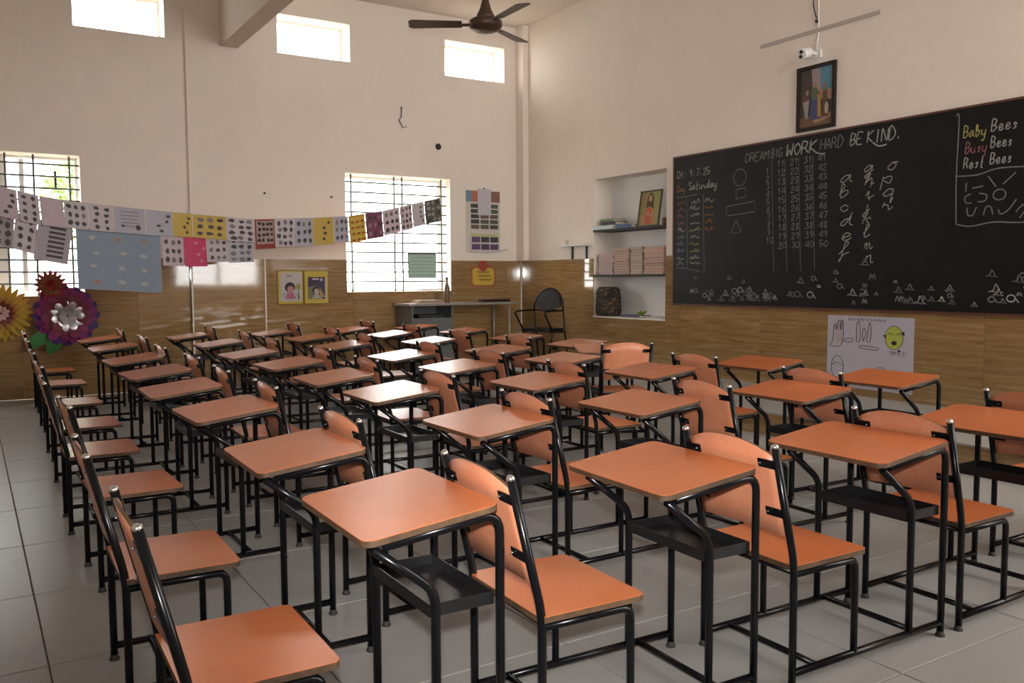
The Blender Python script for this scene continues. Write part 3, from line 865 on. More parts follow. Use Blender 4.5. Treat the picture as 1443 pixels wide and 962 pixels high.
def book(nm, y0, y1, x0, x1, z0, h, cover, pages, label, cat='book', group=None):
    e = empty(nm, ((x0 + x1) / 2, (y0 + y1) / 2, z0))
    mb = MB(); t = h * 0.16
    mb.box(x0, x1, y0, y1, z0, z0 + t); mb.box(x0, x1, y0, y1, z0 + h - t, z0 + h); mb.box(x0, x0 + 0.004, y0, y1, z0 + t, z0 + h - t)
    W(mb.build('cover', cover), e)
    mb = MB(); mb.box(x0 + 0.004, x1 - 0.004, y0 + 0.004, y1 - 0.004, z0 + t, z0 + h - t); W(mb.build('pages', pages), e)
    return tag(e, label, cat, group)
S1 = 1.945
pg = cmat(0.55, 0.50, 0.44)
book('folder', 8.86, 9.27, XB - 0.02, XB + 0.24, S1, 0.05, cmat(0.62, 0.72, 0.75), pg, 'pale blue folder at the end of the upper niche shelf', 'folder')
book('book', 8.52, 8.83, XB + 0.01, XB + 0.24, S1, 0.045, cmat(0.06, 0.14, 0.27), pg, 'dark blue book flat on the upper niche shelf beside the leaning picture')
book('book', 8.86, 9.16, XB + 0.03, XB + 0.24, S1 + 0.05, 0.05, cmat(0.012, 0.012, 0.014), pg, 'black book lying on the pale blue folder')
book('book', 8.90, 9.18, XB + 0.03, XB + 0.24, S1 + 0.10, 0.035, cmat(0.16, 0.23, 0.12), pg, 'green book topmost on the pile over the pale blue folder')
jr = empty('jar', (XB + 0.06, 7.95, S1)); tag(jr, 'small brown jar with pale lid on the upper niche shelf', 'jar')
W(MB().lathe([(0.03, 0), (0.036, 0.01), (0.036, 0.07), (0.028, 0.085)], 14, c=(XB + 0.06, 7.95, S1)).build('body', cmat(0.10, 0.05, 0.03, 0.25)), jr)
W(MB().lathe([(0.031, 0.085), (0.031, 0.105), (0.028, 0.108)], 14, c=(XB + 0.06, 7.95, S1)).build('lid', cmat(0.5, 0.47, 0.42)), jr)
# leaning religious picture
PH, PWD = 0.45, 0.40
lean = empty('leaning_picture', (XB + 0.06, 8.28, S1)); tag(lean, 'framed picture of a robed bearded figure leaning on the upper niche shelf', 'picture')
lean.rotation_euler = (0, math.radians(9), 0)
lf = lambda a, b, d: (-d, (0.5 - a) * PWD, b * PH)
mb = MB()
mb.box(0, 0.016, -PWD / 2, PWD / 2, 0, 0.02); mb.box(0, 0.016, -PWD / 2, PWD / 2, PH - 0.02, PH); mb.box(0, 0.016, -PWD / 2, -PWD / 2 + 0.02, 0.02, PH - 0.02); mb.box(0, 0.016, PWD / 2 - 0.02, PWD / 2, 0.02, PH - 0.02)
mb.build('frame', cmat(0.07, 0.05, 0.02, 0.35), lean)
mb = MB(); mb.box(0.006, 0.014, -PWD / 2 + 0.02, PWD / 2 - 0.02, 0.02, PH - 0.02); mb.build('print', cmat(0.30, 0.31, 0.09, 0.35), lean)
sh = [([(.06, .95), (.3, .95), (.2, .05), (.06, .05)], (0.26, 0.20, 0.08)), ([(.2, .06), (.25, .42), (.38, .58), (.62, .58), (.75, .42), (.82, .06)], (0.48, 0.22, 0.06)),
      ([(.33, .06), (.36, .45), (.5, .55), (.62, .4), (.64, .06)], (0.50, 0.11, 0.045)), ([(.32, .50), (.36, .80), (.45, .93), (.56, .92), (.65, .8), (.68, .48), (.55, .55), (.42, .55)], (0.075, 0.032, 0.016)),
      (ell(.5, .76, .085, .12), (0.50, 0.31, 0.20)), (ell(.5, .655, .065, .055), (0.11, 0.05, 0.026)), (ell(.46, .36, .07, .05), (0.50, 0.31, 0.20)), ([(.55, .3), (.72, .42), (.75, .36), (.6, .25)], (0.50, 0.31, 0.20)), (ell(.22, .22, .09, .12), (0.40, 0.24, 0.12))]
mb = MB(); mats = []
for k, (poly, c3) in enumerate(sh):
    mm = cmat(*c3)
    if mm not in mats: mats.append(mm)
    n = mb.add([lf(a, b, -0.006 + 0.0004 * (k + 1)) for a, b in poly]); mb.face([n + i for i in range(len(poly))], mats.index(mm))
mb.build('painted_figure', mats, lean)

# notebook stacks on the lower shelf
S2 = 1.36
stacks = [(8.90, 9.20, 9, 0.030, (0.50, 0.33, 0.34), 'low pale pink stack'),
          (8.58, 8.88, 10, 0.033, (0.48, 0.24, 0.16), 'reddish stack beside the pale pink one'),
          (8.33, 8.55, 10, 0.034, (0.46, 0.34, 0.24), 'narrow tan stack on the niche shelf'),
          (7.93, 8.29, 10, 0.034, (0.52, 0.26, 0.17), 'wide orange stack near the blackboard')]
for (a, b, n, h, c3, lb) in stacks:
    z = S2
    for k in range(n):
        j = random.uniform(-.012, .012)
        f = random.uniform(0.75, 1.2)
        mb = MB(); x0 = XB + 0.015 + random.uniform(0, 0.02)
        tone = round(f * 3) / 3
        mb.box(x0, x0 + 0.2, a + j, b + j, z, z + h * 0.22); mb.box(x0, x0 + 0.2, a + j, b + j, z + h * 0.78, z + h)
        mb.box(x0 + 0.003, x0 + 0.2, a + j + .003, b + j - .003, z + h * 0.22, z + h * 0.78, 1)
        o = mb.build('notebook', [cmat(c3[0] * tone, c3[1] * tone, c3[2] * tone), cmat(0.50, 0.42, 0.36)])
        tag(o, '%s notebook from the top in the %s' % ((NTH + ['ninth', 'tenth'])[n - 1 - k], lb), 'notebook', 'stacked notebooks in the wall niche'); z += h
# patterned bag, papers and a green leaf bundle on the sill
S3 = NICHE[2] + 0.018
bg_ = empty('bag', (XB + 0.07, 9.08, S3)); tag(bg_, 'brown floral patterned bag slumped in the foot of the niche', 'bag')
mt, nt, b = nodes_of('floral_cloth')
vo = nt.nodes.new('ShaderNodeTexVoronoi'); vo.inputs['Scale'].default_value = 26
tc = nt.nodes.new('ShaderNodeTexCoord'); nt.links.new(tc.outputs['Object'], vo.inputs['Vector'])
rp = nt.nodes.new('ShaderNodeValToRGB'); e = rp.color_ramp.elements
e[0].position, e[0].color = 0.15, (0.20, 0.10, 0.055, 1); e[1].position, e[1].color = 0.45, (0.022, 0.018, 0.012, 1)
nt.links.new(vo.outputs['Distance'], rp.inputs[0]); nt.links.new(rp.outputs[0], b.inputs['Base Color']); b.inputs['Roughness'].default_value = 0.8
mb = MB()
prof = [(0.0, 0.86, 1.0), (0.06, 1.0, 1.08), (0.22, 0.98, 1.0), (0.34, 0.93, 0.85), (0.38, 0.82, 0.6)]
rings = []
for z, sy, sx in prof:
    rings.append(mb.add([(XB + 0.08 + math.copysign(abs(math.cos(a)) ** 0.5, math.cos(a)) * 0.105 * sx, 9.06 + math.copysign(abs(math.sin(a)) ** 0.5, math.sin(a)) * 0.185 * sy, S3 + z) for a in [2 * math.pi * k / 20 for k in range(20)]]))
for a, c_ in zip(rings, rings[1:]):
    for k in range(20): mb.face([a + k, a + (k + 1) % 20, c_ + (k + 1) % 20, c_ + k], 0, True)
mb.face([rings[0] + k for k in range(20)]); mb.face([rings[-1] + k for k in range(20)])
W(mb.build('body', mt), bg_)
mb = MB(); mb.tube([(XB - 0.02, 8.90, S3 + 0.30), (XB - 0.035, 8.98, S3 + 0.25), (XB - 0.035, 9.12, S3 + 0.25), (XB - 0.02, 9.20, S3 + 0.30)], 0.008, 8, fillet=0.03); W(mb.build('strap', mt), bg_)
book('book', 8.35, 8.72, XB + 0.0, XB + 0.2, S3, 0.03, cmat(0.10, 0.09, 0.14), pg, 'thin dark book lying on the niche sill beside the floral bag')
book('paper_stack', 7.92, 8.22, XB + 0.0, XB + 0.22, S3, 0.02, cmat(0.55, 0.50, 0.46), pg, 'loose pale papers on the niche sill near the blackboard', 'papers')
lfm = cmat(0.20, 0.32, 0.05)
gb = empty('paper_leaves', (XB + 0.06, 8.37, S3 + 0.03)); tag(gb, 'crumpled green paper leaves on the thin dark book', 'paper')
for k in range(7):
    a = k * 0.9
    mb = MB(); p = Vector((XB + 0.07, 8.38, S3 + 0.032))
    dd = Vector((math.cos(a) * 0.6, math.sin(a), 0.55)).normalized()
    sd = dd.cross(Vector((0, 0, 1))).normalized()
    mb.prism([(0, 0), (.03, .022), (.075, .016), (.10, 0), (.075, -.016), (.03, -.022)], lambda u, v, t: p + dd * u + sd * v + dd.cross(sd) * t, -0.001, 0.001)
    W(mb.build('leaf', lfm), gb)

# small white wall shelf on two dark brackets
ws = empty('wall_shelf', (XB, 9.66, 1.59)); tag(ws, 'small white wall shelf on two dark uprights beside the niche', 'shelf')
mb = MB(); mb.box(XB - 0.16, XB, 9.35, 9.97, 1.745, 1.762); W(mb.build('board', M['white_plastic']), ws)
for y in (9.42, 9.74):
    mb = MB(); mb.box(XB - 0.022, XB, y - 0.011, y + 0.011, DADO, 1.745); W(mb.build('bracket', M['dark']), ws)
cu = MB().lathe([(0.02, 0), (0.026, 0.07), (0.027, 0.075)], 12, c=(XB - 0.06, 9.80, 1.762)).build('cup', cmat(0.6, 0.55, 0.5))
tag(cu, 'tiny pale cup on the small white wall shelf', 'cup')

# ------------------------------------------------------------------ things on the window wall
# calendar with a paper over it
cal = empty('wall_calendar', (6.42, YW, 1.70)); tag(cal, 'wall calendar with rows of small pictures hung above the tiles', 'calendar')
fc = lambda a, b, d: (6.12 + a * 0.57, YW - 0.004 - d, 1.70 + b * 0.88)
mb = MB(); mb.box(6.12, 6.69, YW - 0.004, YW - 0.001, 1.70, 2.58); W(mb.build('sheet', cmat(0.62, 0.58, 0.53)), cal)
sh = [([(0.0, 1), (.2, 1), (.2, .82), (0.0, .82)], (0.17, 0.27, 0.33)), ([(.2, 1), (.33, 1), (.33, .82), (.2, .82)], (0.48, 0.13, 0.06)), ([(.74, 1), (1, 1), (1, .82), (.74, .82)], (0.26, 0.12, 0.10)), ([(.12, .30), (.98, .30), (.98, .26), (.12, .26)], (0.48, 0.52, 0.24))]
def rc(a0, a1, b0, b1): return [(a0, b0), (a1, b0), (a1, b1), (a0, b1)]
for r in range(5):
    for k in range(3):
        a0 = .14 + .28 * k; b0 = .72 - r * .085
        sh.append((rc(a0, a0 + .24, b0, b0 + .065), random.choice([(0.06, 0.055, 0.05), (0.14, 0.10, 0.08), (0.09, 0.10, 0.08)])))
for r in range(2):
    for k in range(3):
        a0 = .16 + .27 * k; b0 = .16 - r * .12
        sh.append((rc(a0, a0 + .24, b0, b0 + .09), random.choice([(0.07, 0.05, 0.09), (0.12, 0.06, 0.14), (0.06, 0.05, 0.06)])))
paint(cal, 'printed_pictures', sh, fc)
mb = MB(); mb.box(6.31, 6.53, YW - 0.020, YW - 0.0175, 2.23, 2.61); W(mb.build('pinned_paper', cmat(0.52, 0.50, 0.55)), cal)
mb = MB(); mb.tube([(6.42, YW, 2.615), (6.42, YW - 0.025, 2.615)], 0.010, 8); W(mb.build('nail', M['dark']), cal)
mb = MB(); mb.tube([(6.17, YW - 0.006, 1.70), (6.5, YW - 0.008, 1.69), (6.66, YW - 0.02, 1.715), (6.80, YW - 0.03, 1.745)], 0.008, 8); W(mb.build('hanging_strip', cmat(0.55, 0.52, 0.46)), cal)

# yellow notice with a red paper flower
nt_ = empty('notice', (6.39, YW - 0.013, 1.2)); tag(nt_, 'yellow notice card edged in red with a red flower on top', 'notice')
Y0 = YW - 0.0125
f3 = lambda a, b, t: (a, Y0 - t, b)
mb = MB().prism(rrect(6.19, 6.60, 1.195, 1.495, 0.06), f3, 0, 0.003); W(mb.build('border', cmat(0.33, 0.085, 0.035)), nt_)
mb = MB().prism(rrect(6.215, 6.575, 1.22, 1.47, 0.05), f3, 0.003, 0.005); W(mb.build('card', cmat(0.60, 0.40, 0.05)), nt_)
c = MB()
for k in range(3):
    a = 6.29 + 0.02 * k
    for q in range(5):
        c.ribbon(smooth([(a + q * .042, 1.40 - k * .055), (a + .012 + q * .042, 1.425 - k * .055), (a + .022 + q * .042, 1.395 - k * .055), (a + .034 + q * .042, 1.42 - k * .055)]), 0.008, lambda u, v: (u, Y0 - 0.0056, v))
W(c.build('handwriting', cmat(0.08, 0.03, 0.03)), nt_)
for k in range(8):
    a = k * math.pi / 4
    mb = MB().prism(ell(6.39 + .045 * math.cos(a), 1.50 + .045 * math.sin(a), .035, .035, 10), f3, 0.005 + 0.002 * (k % 2), 0.009 + 0.002 * (k % 2)); W(mb.build('flower_petal', cmat(0.36, 0.05, 0.025)), nt_)

# two yellow-framed child pictures, hung side by side
for k, (x0, x1) in enumerate(((3.36, 3.702), (3.708, 4.045))):
    e = empty('yellow_picture', ((x0 + x1) / 2, Y0, 0.995))
    tag(e, ['yellow bordered picture of a child on a white ground', 'yellow bordered picture of a child on a dark purple ground'][k], 'picture', 'yellow bordered pictures on the tiles')
    w = x1 - x0
    mb = MB().box(x0, x1, Y0 - 0.006, Y0, 0.995, 1.435); W(mb.build('backing', cmat(0.13, 0.08, 0.01)), e)
    mb = MB().box(x0 + .01, x1 - .01, Y0 - 0.008, Y0 - 0.006, 1.005, 1.425); W(mb.build('yellow_mount', cmat(0.55, 0.42, 0.06)), e)
    ff = lambda a, b, d, x0=x0, w=w: (x0 + a * w, Y0 - 0.008 - d, 0.995 + b * 0.44)
    if k == 0:
        sh = [(rc(.12, .94, .1, .93), (0.50, 0.47, 0.47)), (ell(.48, .50, .2, .15), (0.03, 0.02, 0.016)), (ell(.5, .44, .13, .10), (0.46, 0.22, 0.19)), ([(.3, .16), (.36, .34), (.64, .34), (.7, .16)], (0.46, 0.12, 0.22)), (ell(.25, .27, .1, .07), (0.40, 0.40, 0.42)), (ell(.72, .3, .1, .08), (0.42, 0.42, 0.40)), ([(.76, .15), (.8, .5), (.84, .15)], (0.12, 0.10, 0.05)), (ell(.8, .52, .1, .1), (0.32, 0.32, 0.08)), (rc(.36, .55, .82, .85), (0.25, 0.10, 0.06))]
    else:
        sh = [(rc(.16, .84, .15, .80), (0.05, 0.035, 0.075)), (rc(.84, .90, .15, .80), (0.50, 0.44, 0.40)), (rc(.34, .6, .72, .76), (0.6, 0.58, 0.55)), (ell(.7, .72, .05, .045), (0.5, 0.48, 0.46)), ([(.16, .5), (.5, .55), (.36, .15), (.16, .15)], (0.17, 0.18, 0.09)), (ell(.46, .40, .14, .12), (0.045, 0.03, 0.02)), (ell(.5, .36, .11, .10), (0.44, 0.36, 0.28)), ([(.3, .16), (.42, .28), (.6, .27), (.72, .16)], (0.40, 0.37, 0.30)), ([(.62, .5), (.84, .2), (.62, .2)], (0.35, 0.25, 0.12))]
    paint(e, 'printed_child', sh, ff)

# green worksheet tied to the window grille
gw = empty('worksheet', (5.42, YW + 0.115, 1.33)); tag(gw, 'green lined worksheet with dark border fixed to the window grille', 'paper')
mb = MB(); mb.box(5.255, 5.695, YW + 0.112, YW + 0.118, 1.325, 1.672); W(mb.build('border', cmat(0.04, 0.06, 0.06)), gw)
mb = MB(); mb.box(5.268, 5.682, YW + 0.1105, YW + 0.112, 1.338, 1.659); W(mb.build('sheet', cmat(0.36, 0.50, 0.43)), gw)
c = MB()
for r in range(6):
    z = 1.37 + r * 0.048
    c.ribbon(smooth([(5.29 + 0.019 * k, z + (0.010 if k % 2 else -0.006)) for k in range(20)], 2), 0.005, lambda u, v: (u, YW + 0.1098, v))
W(c.build('pencil_waves', cmat(0.09, 0.18, 0.17)), gw)

# hook, hole and nails in the plaster
hw = empty('hanging_wire', (5.14, YW, 3.38)); tag(hw, 'short dark bent wire hanging from a screw in the plaster', 'wire')
mb = MB(); mb.tube([(5.13, YW, 3.64), (5.13, YW - 0.02, 3.64)], 0.012, 8); W(mb.build('screw', M['steel_grey']), hw)
mb = MB(); mb.tube([(5.13, YW - 0.012, 3.64), (5.125, YW - 0.012, 3.52), (5.09, YW - 0.012, 3.47), (5.15, YW - 0.012, 3.37), (5.20, YW - 0.012, 3.40)], 0.006, 6); W(mb.build('wire', M['dark']), hw)
mb = MB(); mb.tube([(5.69, YW - 0.006, 3.16), (5.69, YW + 0.002, 3.16)], 0.045, 16)
tag(mb.build('cable_outlet', M['dark']), 'round black cable outlet in the plaster above the window', 'outlet')
for x, z, lb in ((3.23, 2.40, 'black nail head in the plaster near the pilaster'), (4.11, 2.39, 'black nail head in the plaster near the window')):
    mb = MB(); mb.tube([(x, YW + 0.001, z), (x, YW - 0.02, z)], 0.013, 8); tag(mb.build('nail', M['dark']), lb, 'nail')

# ------------------------------------------------------------------ garlands of printed sheets
GA, GB = Vector((0.25, 9.30)), Vector((5.72, 10.98))
GD = (GB - GA).normalized(); GN = Vector((GD.y, -GD.x))   # towards the camera
def gp(s, z, d=0.0): return (GA.x + GD.x * s + GN.x * d, GA.y + GD.y * s + GN.y * d, z)
UP = [(-2.2, 2.62), (-1.0, 2.42), (-0.06, 2.20), (0.4, 2.11), (0.67, 2.08), (1.02, 2.06), (1.69, 2.03), (2.33, 2.01), (2.69, 2.0), (3.5, 2.055), (4.01, 2.10), (4.3, 2.15), (4.6, 2.20), (5.36, 2.375), (5.72, 2.45)]
LO = [(-2.2, 2.42), (-1.0, 2.22), (-0.06, 2.01), (0.41, 1.885), (0.72, 1.835), (1.58, 1.78), (1.84, 1.775), (2.33, 1.785), (2.69, 1.80), (2.75, 1.99)]
def zat(tab, s):
    for (a, za), (b, zb) in zip(tab, tab[1:]):
        if a <= s <= b: return za + (zb - za) * (s - a) / (b - a)
    return tab[-1][1]
WHT, PNK, LAV, YEL = (0.56, 0.50, 0.53), (0.56, 0.46, 0.50), (0.44, 0.43, 0.50), (0.56, 0.40, 0.09)
def sheet(root, tab, s0, s1, h, colr, ink, kind, d, shear=0.0, nm='sheet', label=None):
    mb = MB(); n = 6; ids = []
    for i in range(n + 1):
        s = s0 + (s1 - s0) * i / n
        for j in range(4):
            v = j / 3
            bow = 0.010 * math.sin(math.pi * i / n) + 0.012 * v * v
            ids.append(mb.add([gp(s + shear * v, zat(tab, s) - h * v, d + bow)]))
    back = [mb.add([gp(s0 + (s1 - s0) * (k // 4) / n + shear * (k % 4) / 3, zat(tab, s0 + (s1 - s0) * (k // 4) / n) - h * (k % 4) / 3, d - 0.0015 + 0.010 * math.sin(math.pi * (k // 4) / n) + 0.012 * ((k % 4) / 3) ** 2)]) for k in range(len(ids))]
    for i in range(n):
        for j in range(3):
            q = [i * 4 + j, i * 4 + j + 1, i * 4 + j + 5, i * 4 + j + 4]
            mb.face([ids[k] for k in q]); mb.face([back[k] for k in reversed(q)])
    o = W(mb.build(nm, cmat(*colr)), root)
    if label: o['label'] = label
    # printed pictures on the sheet
    pm = MB(); w = s1 - s0
    def pt(a, b, e=0.0025):
        s = s0 + a * w
        return gp(s + shear * b, zat(tab, s) - h * b, d + e + 0.010 * math.sin(math.pi * a) + 0.012 * b * b)
    def blob(a, b, ra, rb, mi=0):
        k_ = 0.55 if nm == 'chart' else 1.35
        ra, rb, a, b = ra * k_, rb * k_, a + random.uniform(-.03, .03), b + random.uniform(-.02, .02)
        pl = [(a + ra * math.cos(t) * random.uniform(.6, 1.15), b + rb * math.sin(t) * random.uniform(.6, 1.15)) for t in [2 * math.pi * k / 8 for k in range(8)]]
        i = pm.add([pt(*q, 0.0035) for q in pl]); pm.face([i + k for k in range(8)], mi)
    def bar(a0, a1, b0, b1, mi=0):
        nn, mm_ = 6, max(1, round((b1 - b0) / 0.2))
        g = [[pm.add([pt(a0 + (a1 - a0) * x_ / nn, b0 + (b1 - b0) * y_ / mm_, 0.002)]) for y_ in range(mm_ + 1)] for x_ in range(nn + 1)]
        for x_ in range(nn):
            for y_ in range(mm_): pm.face([g[x_][y_], g[x_][y_ + 1], g[x_ + 1][y_ + 1], g[x_ + 1][y_]], mi)
    if kind == 'grid':
        for r in range(3):
            for c_ in range(3): blob(.2 + .3 * c_, .2 + .3 * r, .08, .075, random.choice((0, 0, 1)))
    elif kind == 'grid4':
        for r in range(4):
            for c_ in range(3): blob(.2 + .3 * c_, .14 + .24 * r, .09, .07, random.choice((0, 1, 0)))
    elif kind == 'two':
        for r in range(4):
            for c_ in range(2): blob(.28 + .44 * c_, .16 + .23 * r, .09, .06, 0)
    elif kind == 'bars':
        for r in range(7): bar(.33, .82, .10 + .12 * r, .165 + .12 * r, 0)
    elif kind == 'few':
        for k in range(4): blob(random.uniform(.45, .85), .2 + .2 * k, .07, .05, 0)
    elif kind == 'stripes':
        for r in range(4):
            bar(.06, .94, .08 + .23 * r, .19 + .23 * r, 1)
            for c_ in range(3): blob(.2 + .3 * c_, .25 + .22 * r, .06, .03, 0)
    elif kind == 'framed':
        bar(.07, .93, .05, .84, 1)
        for r in range(4):
            for c_ in range(4): blob(.19 + .21 * c_, .15 + .19 * r, .075, .05, 0)
    elif kind == 'lines':
        for r in range(5): bar(.2, random.uniform(.6, .85), .15 + .14 * r, .18 + .14 * r, 1)
        blob(.75, .72, .08, .09, 0); blob(.25, .7, .05, .05, 0)
    if pm.f:
        W(pm.build('print', [cmat(*ink[0]), cmat(*ink[1])]), o)['kind'] = 'stuff'
DK, MD = (0.07, 0.06, 0.065), (0.22, 0.18, 0.20)
g1 = empty('paper_garland', (*gp(2.7, 2.0)[:2], 2.0)); tag(g1, 'upper string of printed sheets strung from the window grille', 'garland')
W(MB().tube([gp(s, z) for s, z in UP], 0.003, 6).build('string', cmat(0.25, 0.22, 0.2)), g1)
edges = [-0.30, -0.08, 0.19, 0.38, 0.6, 0.83, 1.08, 1.41, 1.7, 1.93, 2.33, 2.69, 2.96, 3.23, 3.5, 3.81, 4.04, 4.31, 4.6, 4.9, 5.12, 5.35, 5.66]
spec = [(PNK, 'few', .28), (PNK, 'few', .28), (WHT, 'two', .28), (PNK, 'lines0', .27), (WHT, 'grid', .26), (WHT, 'two', .26), (LAV, 'lines', .26), (LAV, 'few', .26), (YEL, 'few', .25), (YEL, 'grid', .25), (WHT, 'grid4', .26),
        ((0.27, 0.04, 0.035), 'framed', .335), (WHT, 'grid4', .325), (LAV, 'grid', .33), (YEL, 'few', .325), (LAV, 'grid', .31), ((0.62, 0.30, 0.04), 'stripes', .335), ((0.20, 0.06, 0.11), 'grid', .33),
        ((0.66, 0.54, 0.58), 'grid', .32), ((0.66, 0.54, 0.58), 'grid4', .32), (WHT, 'few', .31), ((0.10, 0.095, 0.08), 'grid4', .31)]
LB = {8: 'yellow sheet', 9: 'yellow sheet', 11: 'red framed sheet', 16: 'orange striped sheet', 17: 'purple sheet', 21: 'dark grey sheet'}
for k, (c3, kd, h) in enumerate(spec):
    ink = ((DK, MD) if k not in (11, 16, 17, 21) else {11: ((0.03, 0.02, 0.02), (0.40, 0.30, 0.28)), 16: ((0.14, 0.05, 0.02), (0.60, 0.45, 0.08)), 17: (DK, (0.33, 0.18, 0.24)), 21: ((0.30, 0.29, 0.25), (0.04, 0.04, 0.035))}[k])
    sheet(g1, UP, edges[k] + 0.004, edges[k + 1] - 0.004, h, c3, ink, kd, 0.004 + 0.003 * (k % 2), 0.01 if k < 4 else 0.02 if k > 15 else 0, label=LB.get(k))
g2 = empty('paper_garland', (*gp(1.2, 1.8)[:2], 1.8)); tag(g2, 'lower string of sheets with a pale blue chart and a pink sheet', 'garland')
W(MB().tube([gp(s, z, -0.004) for s, z in LO], 0.003, 6).build('string', cmat(0.25, 0.22, 0.2)), g2)
low = [(-0.32, -0.10, .33, (0.36, 0.31, 0.32), 'grid4', -.03), (-0.08, 0.17, .34, (0.36, 0.31, 0.32), 'grid4', -.03), (0.18, 0.37, .33, WHT, 'two', -.05), (0.38, 0.69, .37, (0.40, 0.37, 0.41), 'bars', -.07), (1.59, 1.825, .31, PNK, 'grid', 0), (1.83, 2.09, .315, (0.58, 0.055, 0.16), 'few', .01), (2.095, 2.36, .27, WHT, 'grid', 0), (2.365, 2.68, .28, LAV, 'grid4', 0)]
for k, (a, b, h, c3, kd, shr) in enumerate(low):
    sheet(g2, LO, a, b, h, c3, (DK, MD) if k != 5 else ((0.60, 0.25, 0.30), MD), kd, -0.012 - 0.003 * (k % 2), shr, label='pink sheet' if k == 5 else None)
sheet(g2, LO, 0.72, 1.58, 0.60, (0.235, 0.30, 0.37), ((0.42, 0.42, 0.42), (0.36, 0.22, 0.17)), 'grid4', -0.030, 0.0, nm='chart', label='pale blue chart')

# ------------------------------------------------------------------ big paper flowers on the window wall
def petal_mesh(nm, L, Wd, curl, mt, rnd=False):
    mb = MB(); rows = []
    for i in range(9):
        t = i / 8
        w = Wd * 0.5 * (0.35 + 0.75 * t) * (1.0 if t < 0.7 else math.sqrt(max(0.02, 1 - ((t - 0.7) / 0.31) ** 2))) if rnd else Wd * math.sin(math.pi * min(1, 0.12 + 0.80 * t)) * 0.5
        rows.append(mb.add([(L * t, -w, -curl * t * t - 0.006), (L * t, 0, -curl * t * t), (L * t, w, -curl * t * t - 0.006)]))
    for a, b in zip(rows, rows[1:]):
        mb.face([a, a + 1, b + 1, b], 0, True); mb.face([a + 1, a + 2, b + 2, b + 1], 0, True)
    return mb.mesh(nm, mt)
def flower(label, x, z, rings, y=YW - 0.17, leaf=False, rnd=False):
    e = empty('paper_flower', (x, y, z)); tag(e, label, 'paper flower')
    for (cnt, L, Wd, mt, lift, tilt, off) in rings:
        me = petal_mesh('petal', L, Wd, L * 0.18, mt, rnd)
        for k in range(cnt):
            a = 2 * math.pi * k / cnt + off
            # local x radial in the wall plane, local z towards the room
            rad = Vector((math.cos(a), 0, math.sin(a))); nor = Vector((0, -1, 0)); 
            tl_ = tilt + random.uniform(-.12, .12)
            xr = (rad * math.cos(tl_) + nor * math.sin(tl_)).normalized(); yr = nor.cross(rad).normalized(); zr = xr.cross(yr)
            o = link('petal', me, e)
            mm = Matrix((xr, yr, zr)).transposed().to_4x4(); mm.translation = nor * lift + rad * 0.01
            o.matrix_local = mm
    W(MB().tube([(x, y + 0.005, z), (x, YW - 0.0135, z)], 0.02, 8).build('stem', cmat(0.06, 0.16, 0.04)), e)
    if leaf:
        for (px, pz, a, L) in ((-0.16, -0.17, 3.75, 0.30), (-0.08, -0.20, 4.25, 0.24)):
            rad = Vector((math.cos(a), 0, math.sin(a))); nor = Vector((0, -1, 0)); yr = nor.cross(rad)
            o = link('leaf', petal_mesh('leaf', L, 0.15, 0.02, cmat(0.035, 0.17, 0.035)), e)
            mm = Matrix((rad, yr, rad.cross(yr))).transposed().to_4x4(); mm.translation = Vector((px, 0.02, pz)); o.matrix_local = mm
    return e
PUR, MAG, DRD, SIL = cmat(0.055, 0.018, 0.13), cmat(0.23, 0.012, 0.14), cmat(0.14, 0.008, 0.025), mat('silver_foil', (0.50, 0.48, 0.49), 0.3, metal=0.6)
flower('big purple and magenta paper flower with silver centre and green leaves', 0.93, 0.93, [(16, 0.325, 0.13, PUR, 0, .06, 0), (16, 0.30, 0.12, MAG, 0.02, .15, .2), (14, 0.25, 0.12, cmat(0.19, 0.01, 0.06), 0.03, .3, .1), (12, 0.20, 0.11, DRD, 0.045, .4, .3), (11, 0.16, 0.085, SIL, 0.06, .42, 0), (8, 0.10, 0.07, SIL, 0.085, .85, .3)], leaf=True, rnd=True, y=YW - 0.25)
YLW, ORG, RDB, PKW = cmat(0.50, 0.30, 0.015), cmat(0.42, 0.16, 0.015), cmat(0.17, 0.03, 0.015), cmat(0.66, 0.40, 0.38)
flower('big yellow paper flower with dark red and pink centre', 0.30, 0.97, [(26, 0.30, 0.075, YLW, 0, .10, 0), (22, 0.25, 0.07, YLW, 0.02, .25, .1), (18, 0.17, 0.06, ORG, 0.04, .35, .2), (14, 0.13, 0.06, RDB, 0.06, .5, 0), (9, 0.08, 0.05, PKW, 0.085, .7, .3)])
RED = cmat(0.36, 0.025, 0.015)
flower('small red paper flower above the purple flower', 0.78, 1.27, [(16, 0.15, 0.05, RED, 0, .2, 0), (14, 0.11, 0.045, cmat(0.25, 0.09, 0.03), 0.02, .5, .2), (9, 0.07, 0.035, RED, 0.04, .9, .1)], y=YW - 0.3)

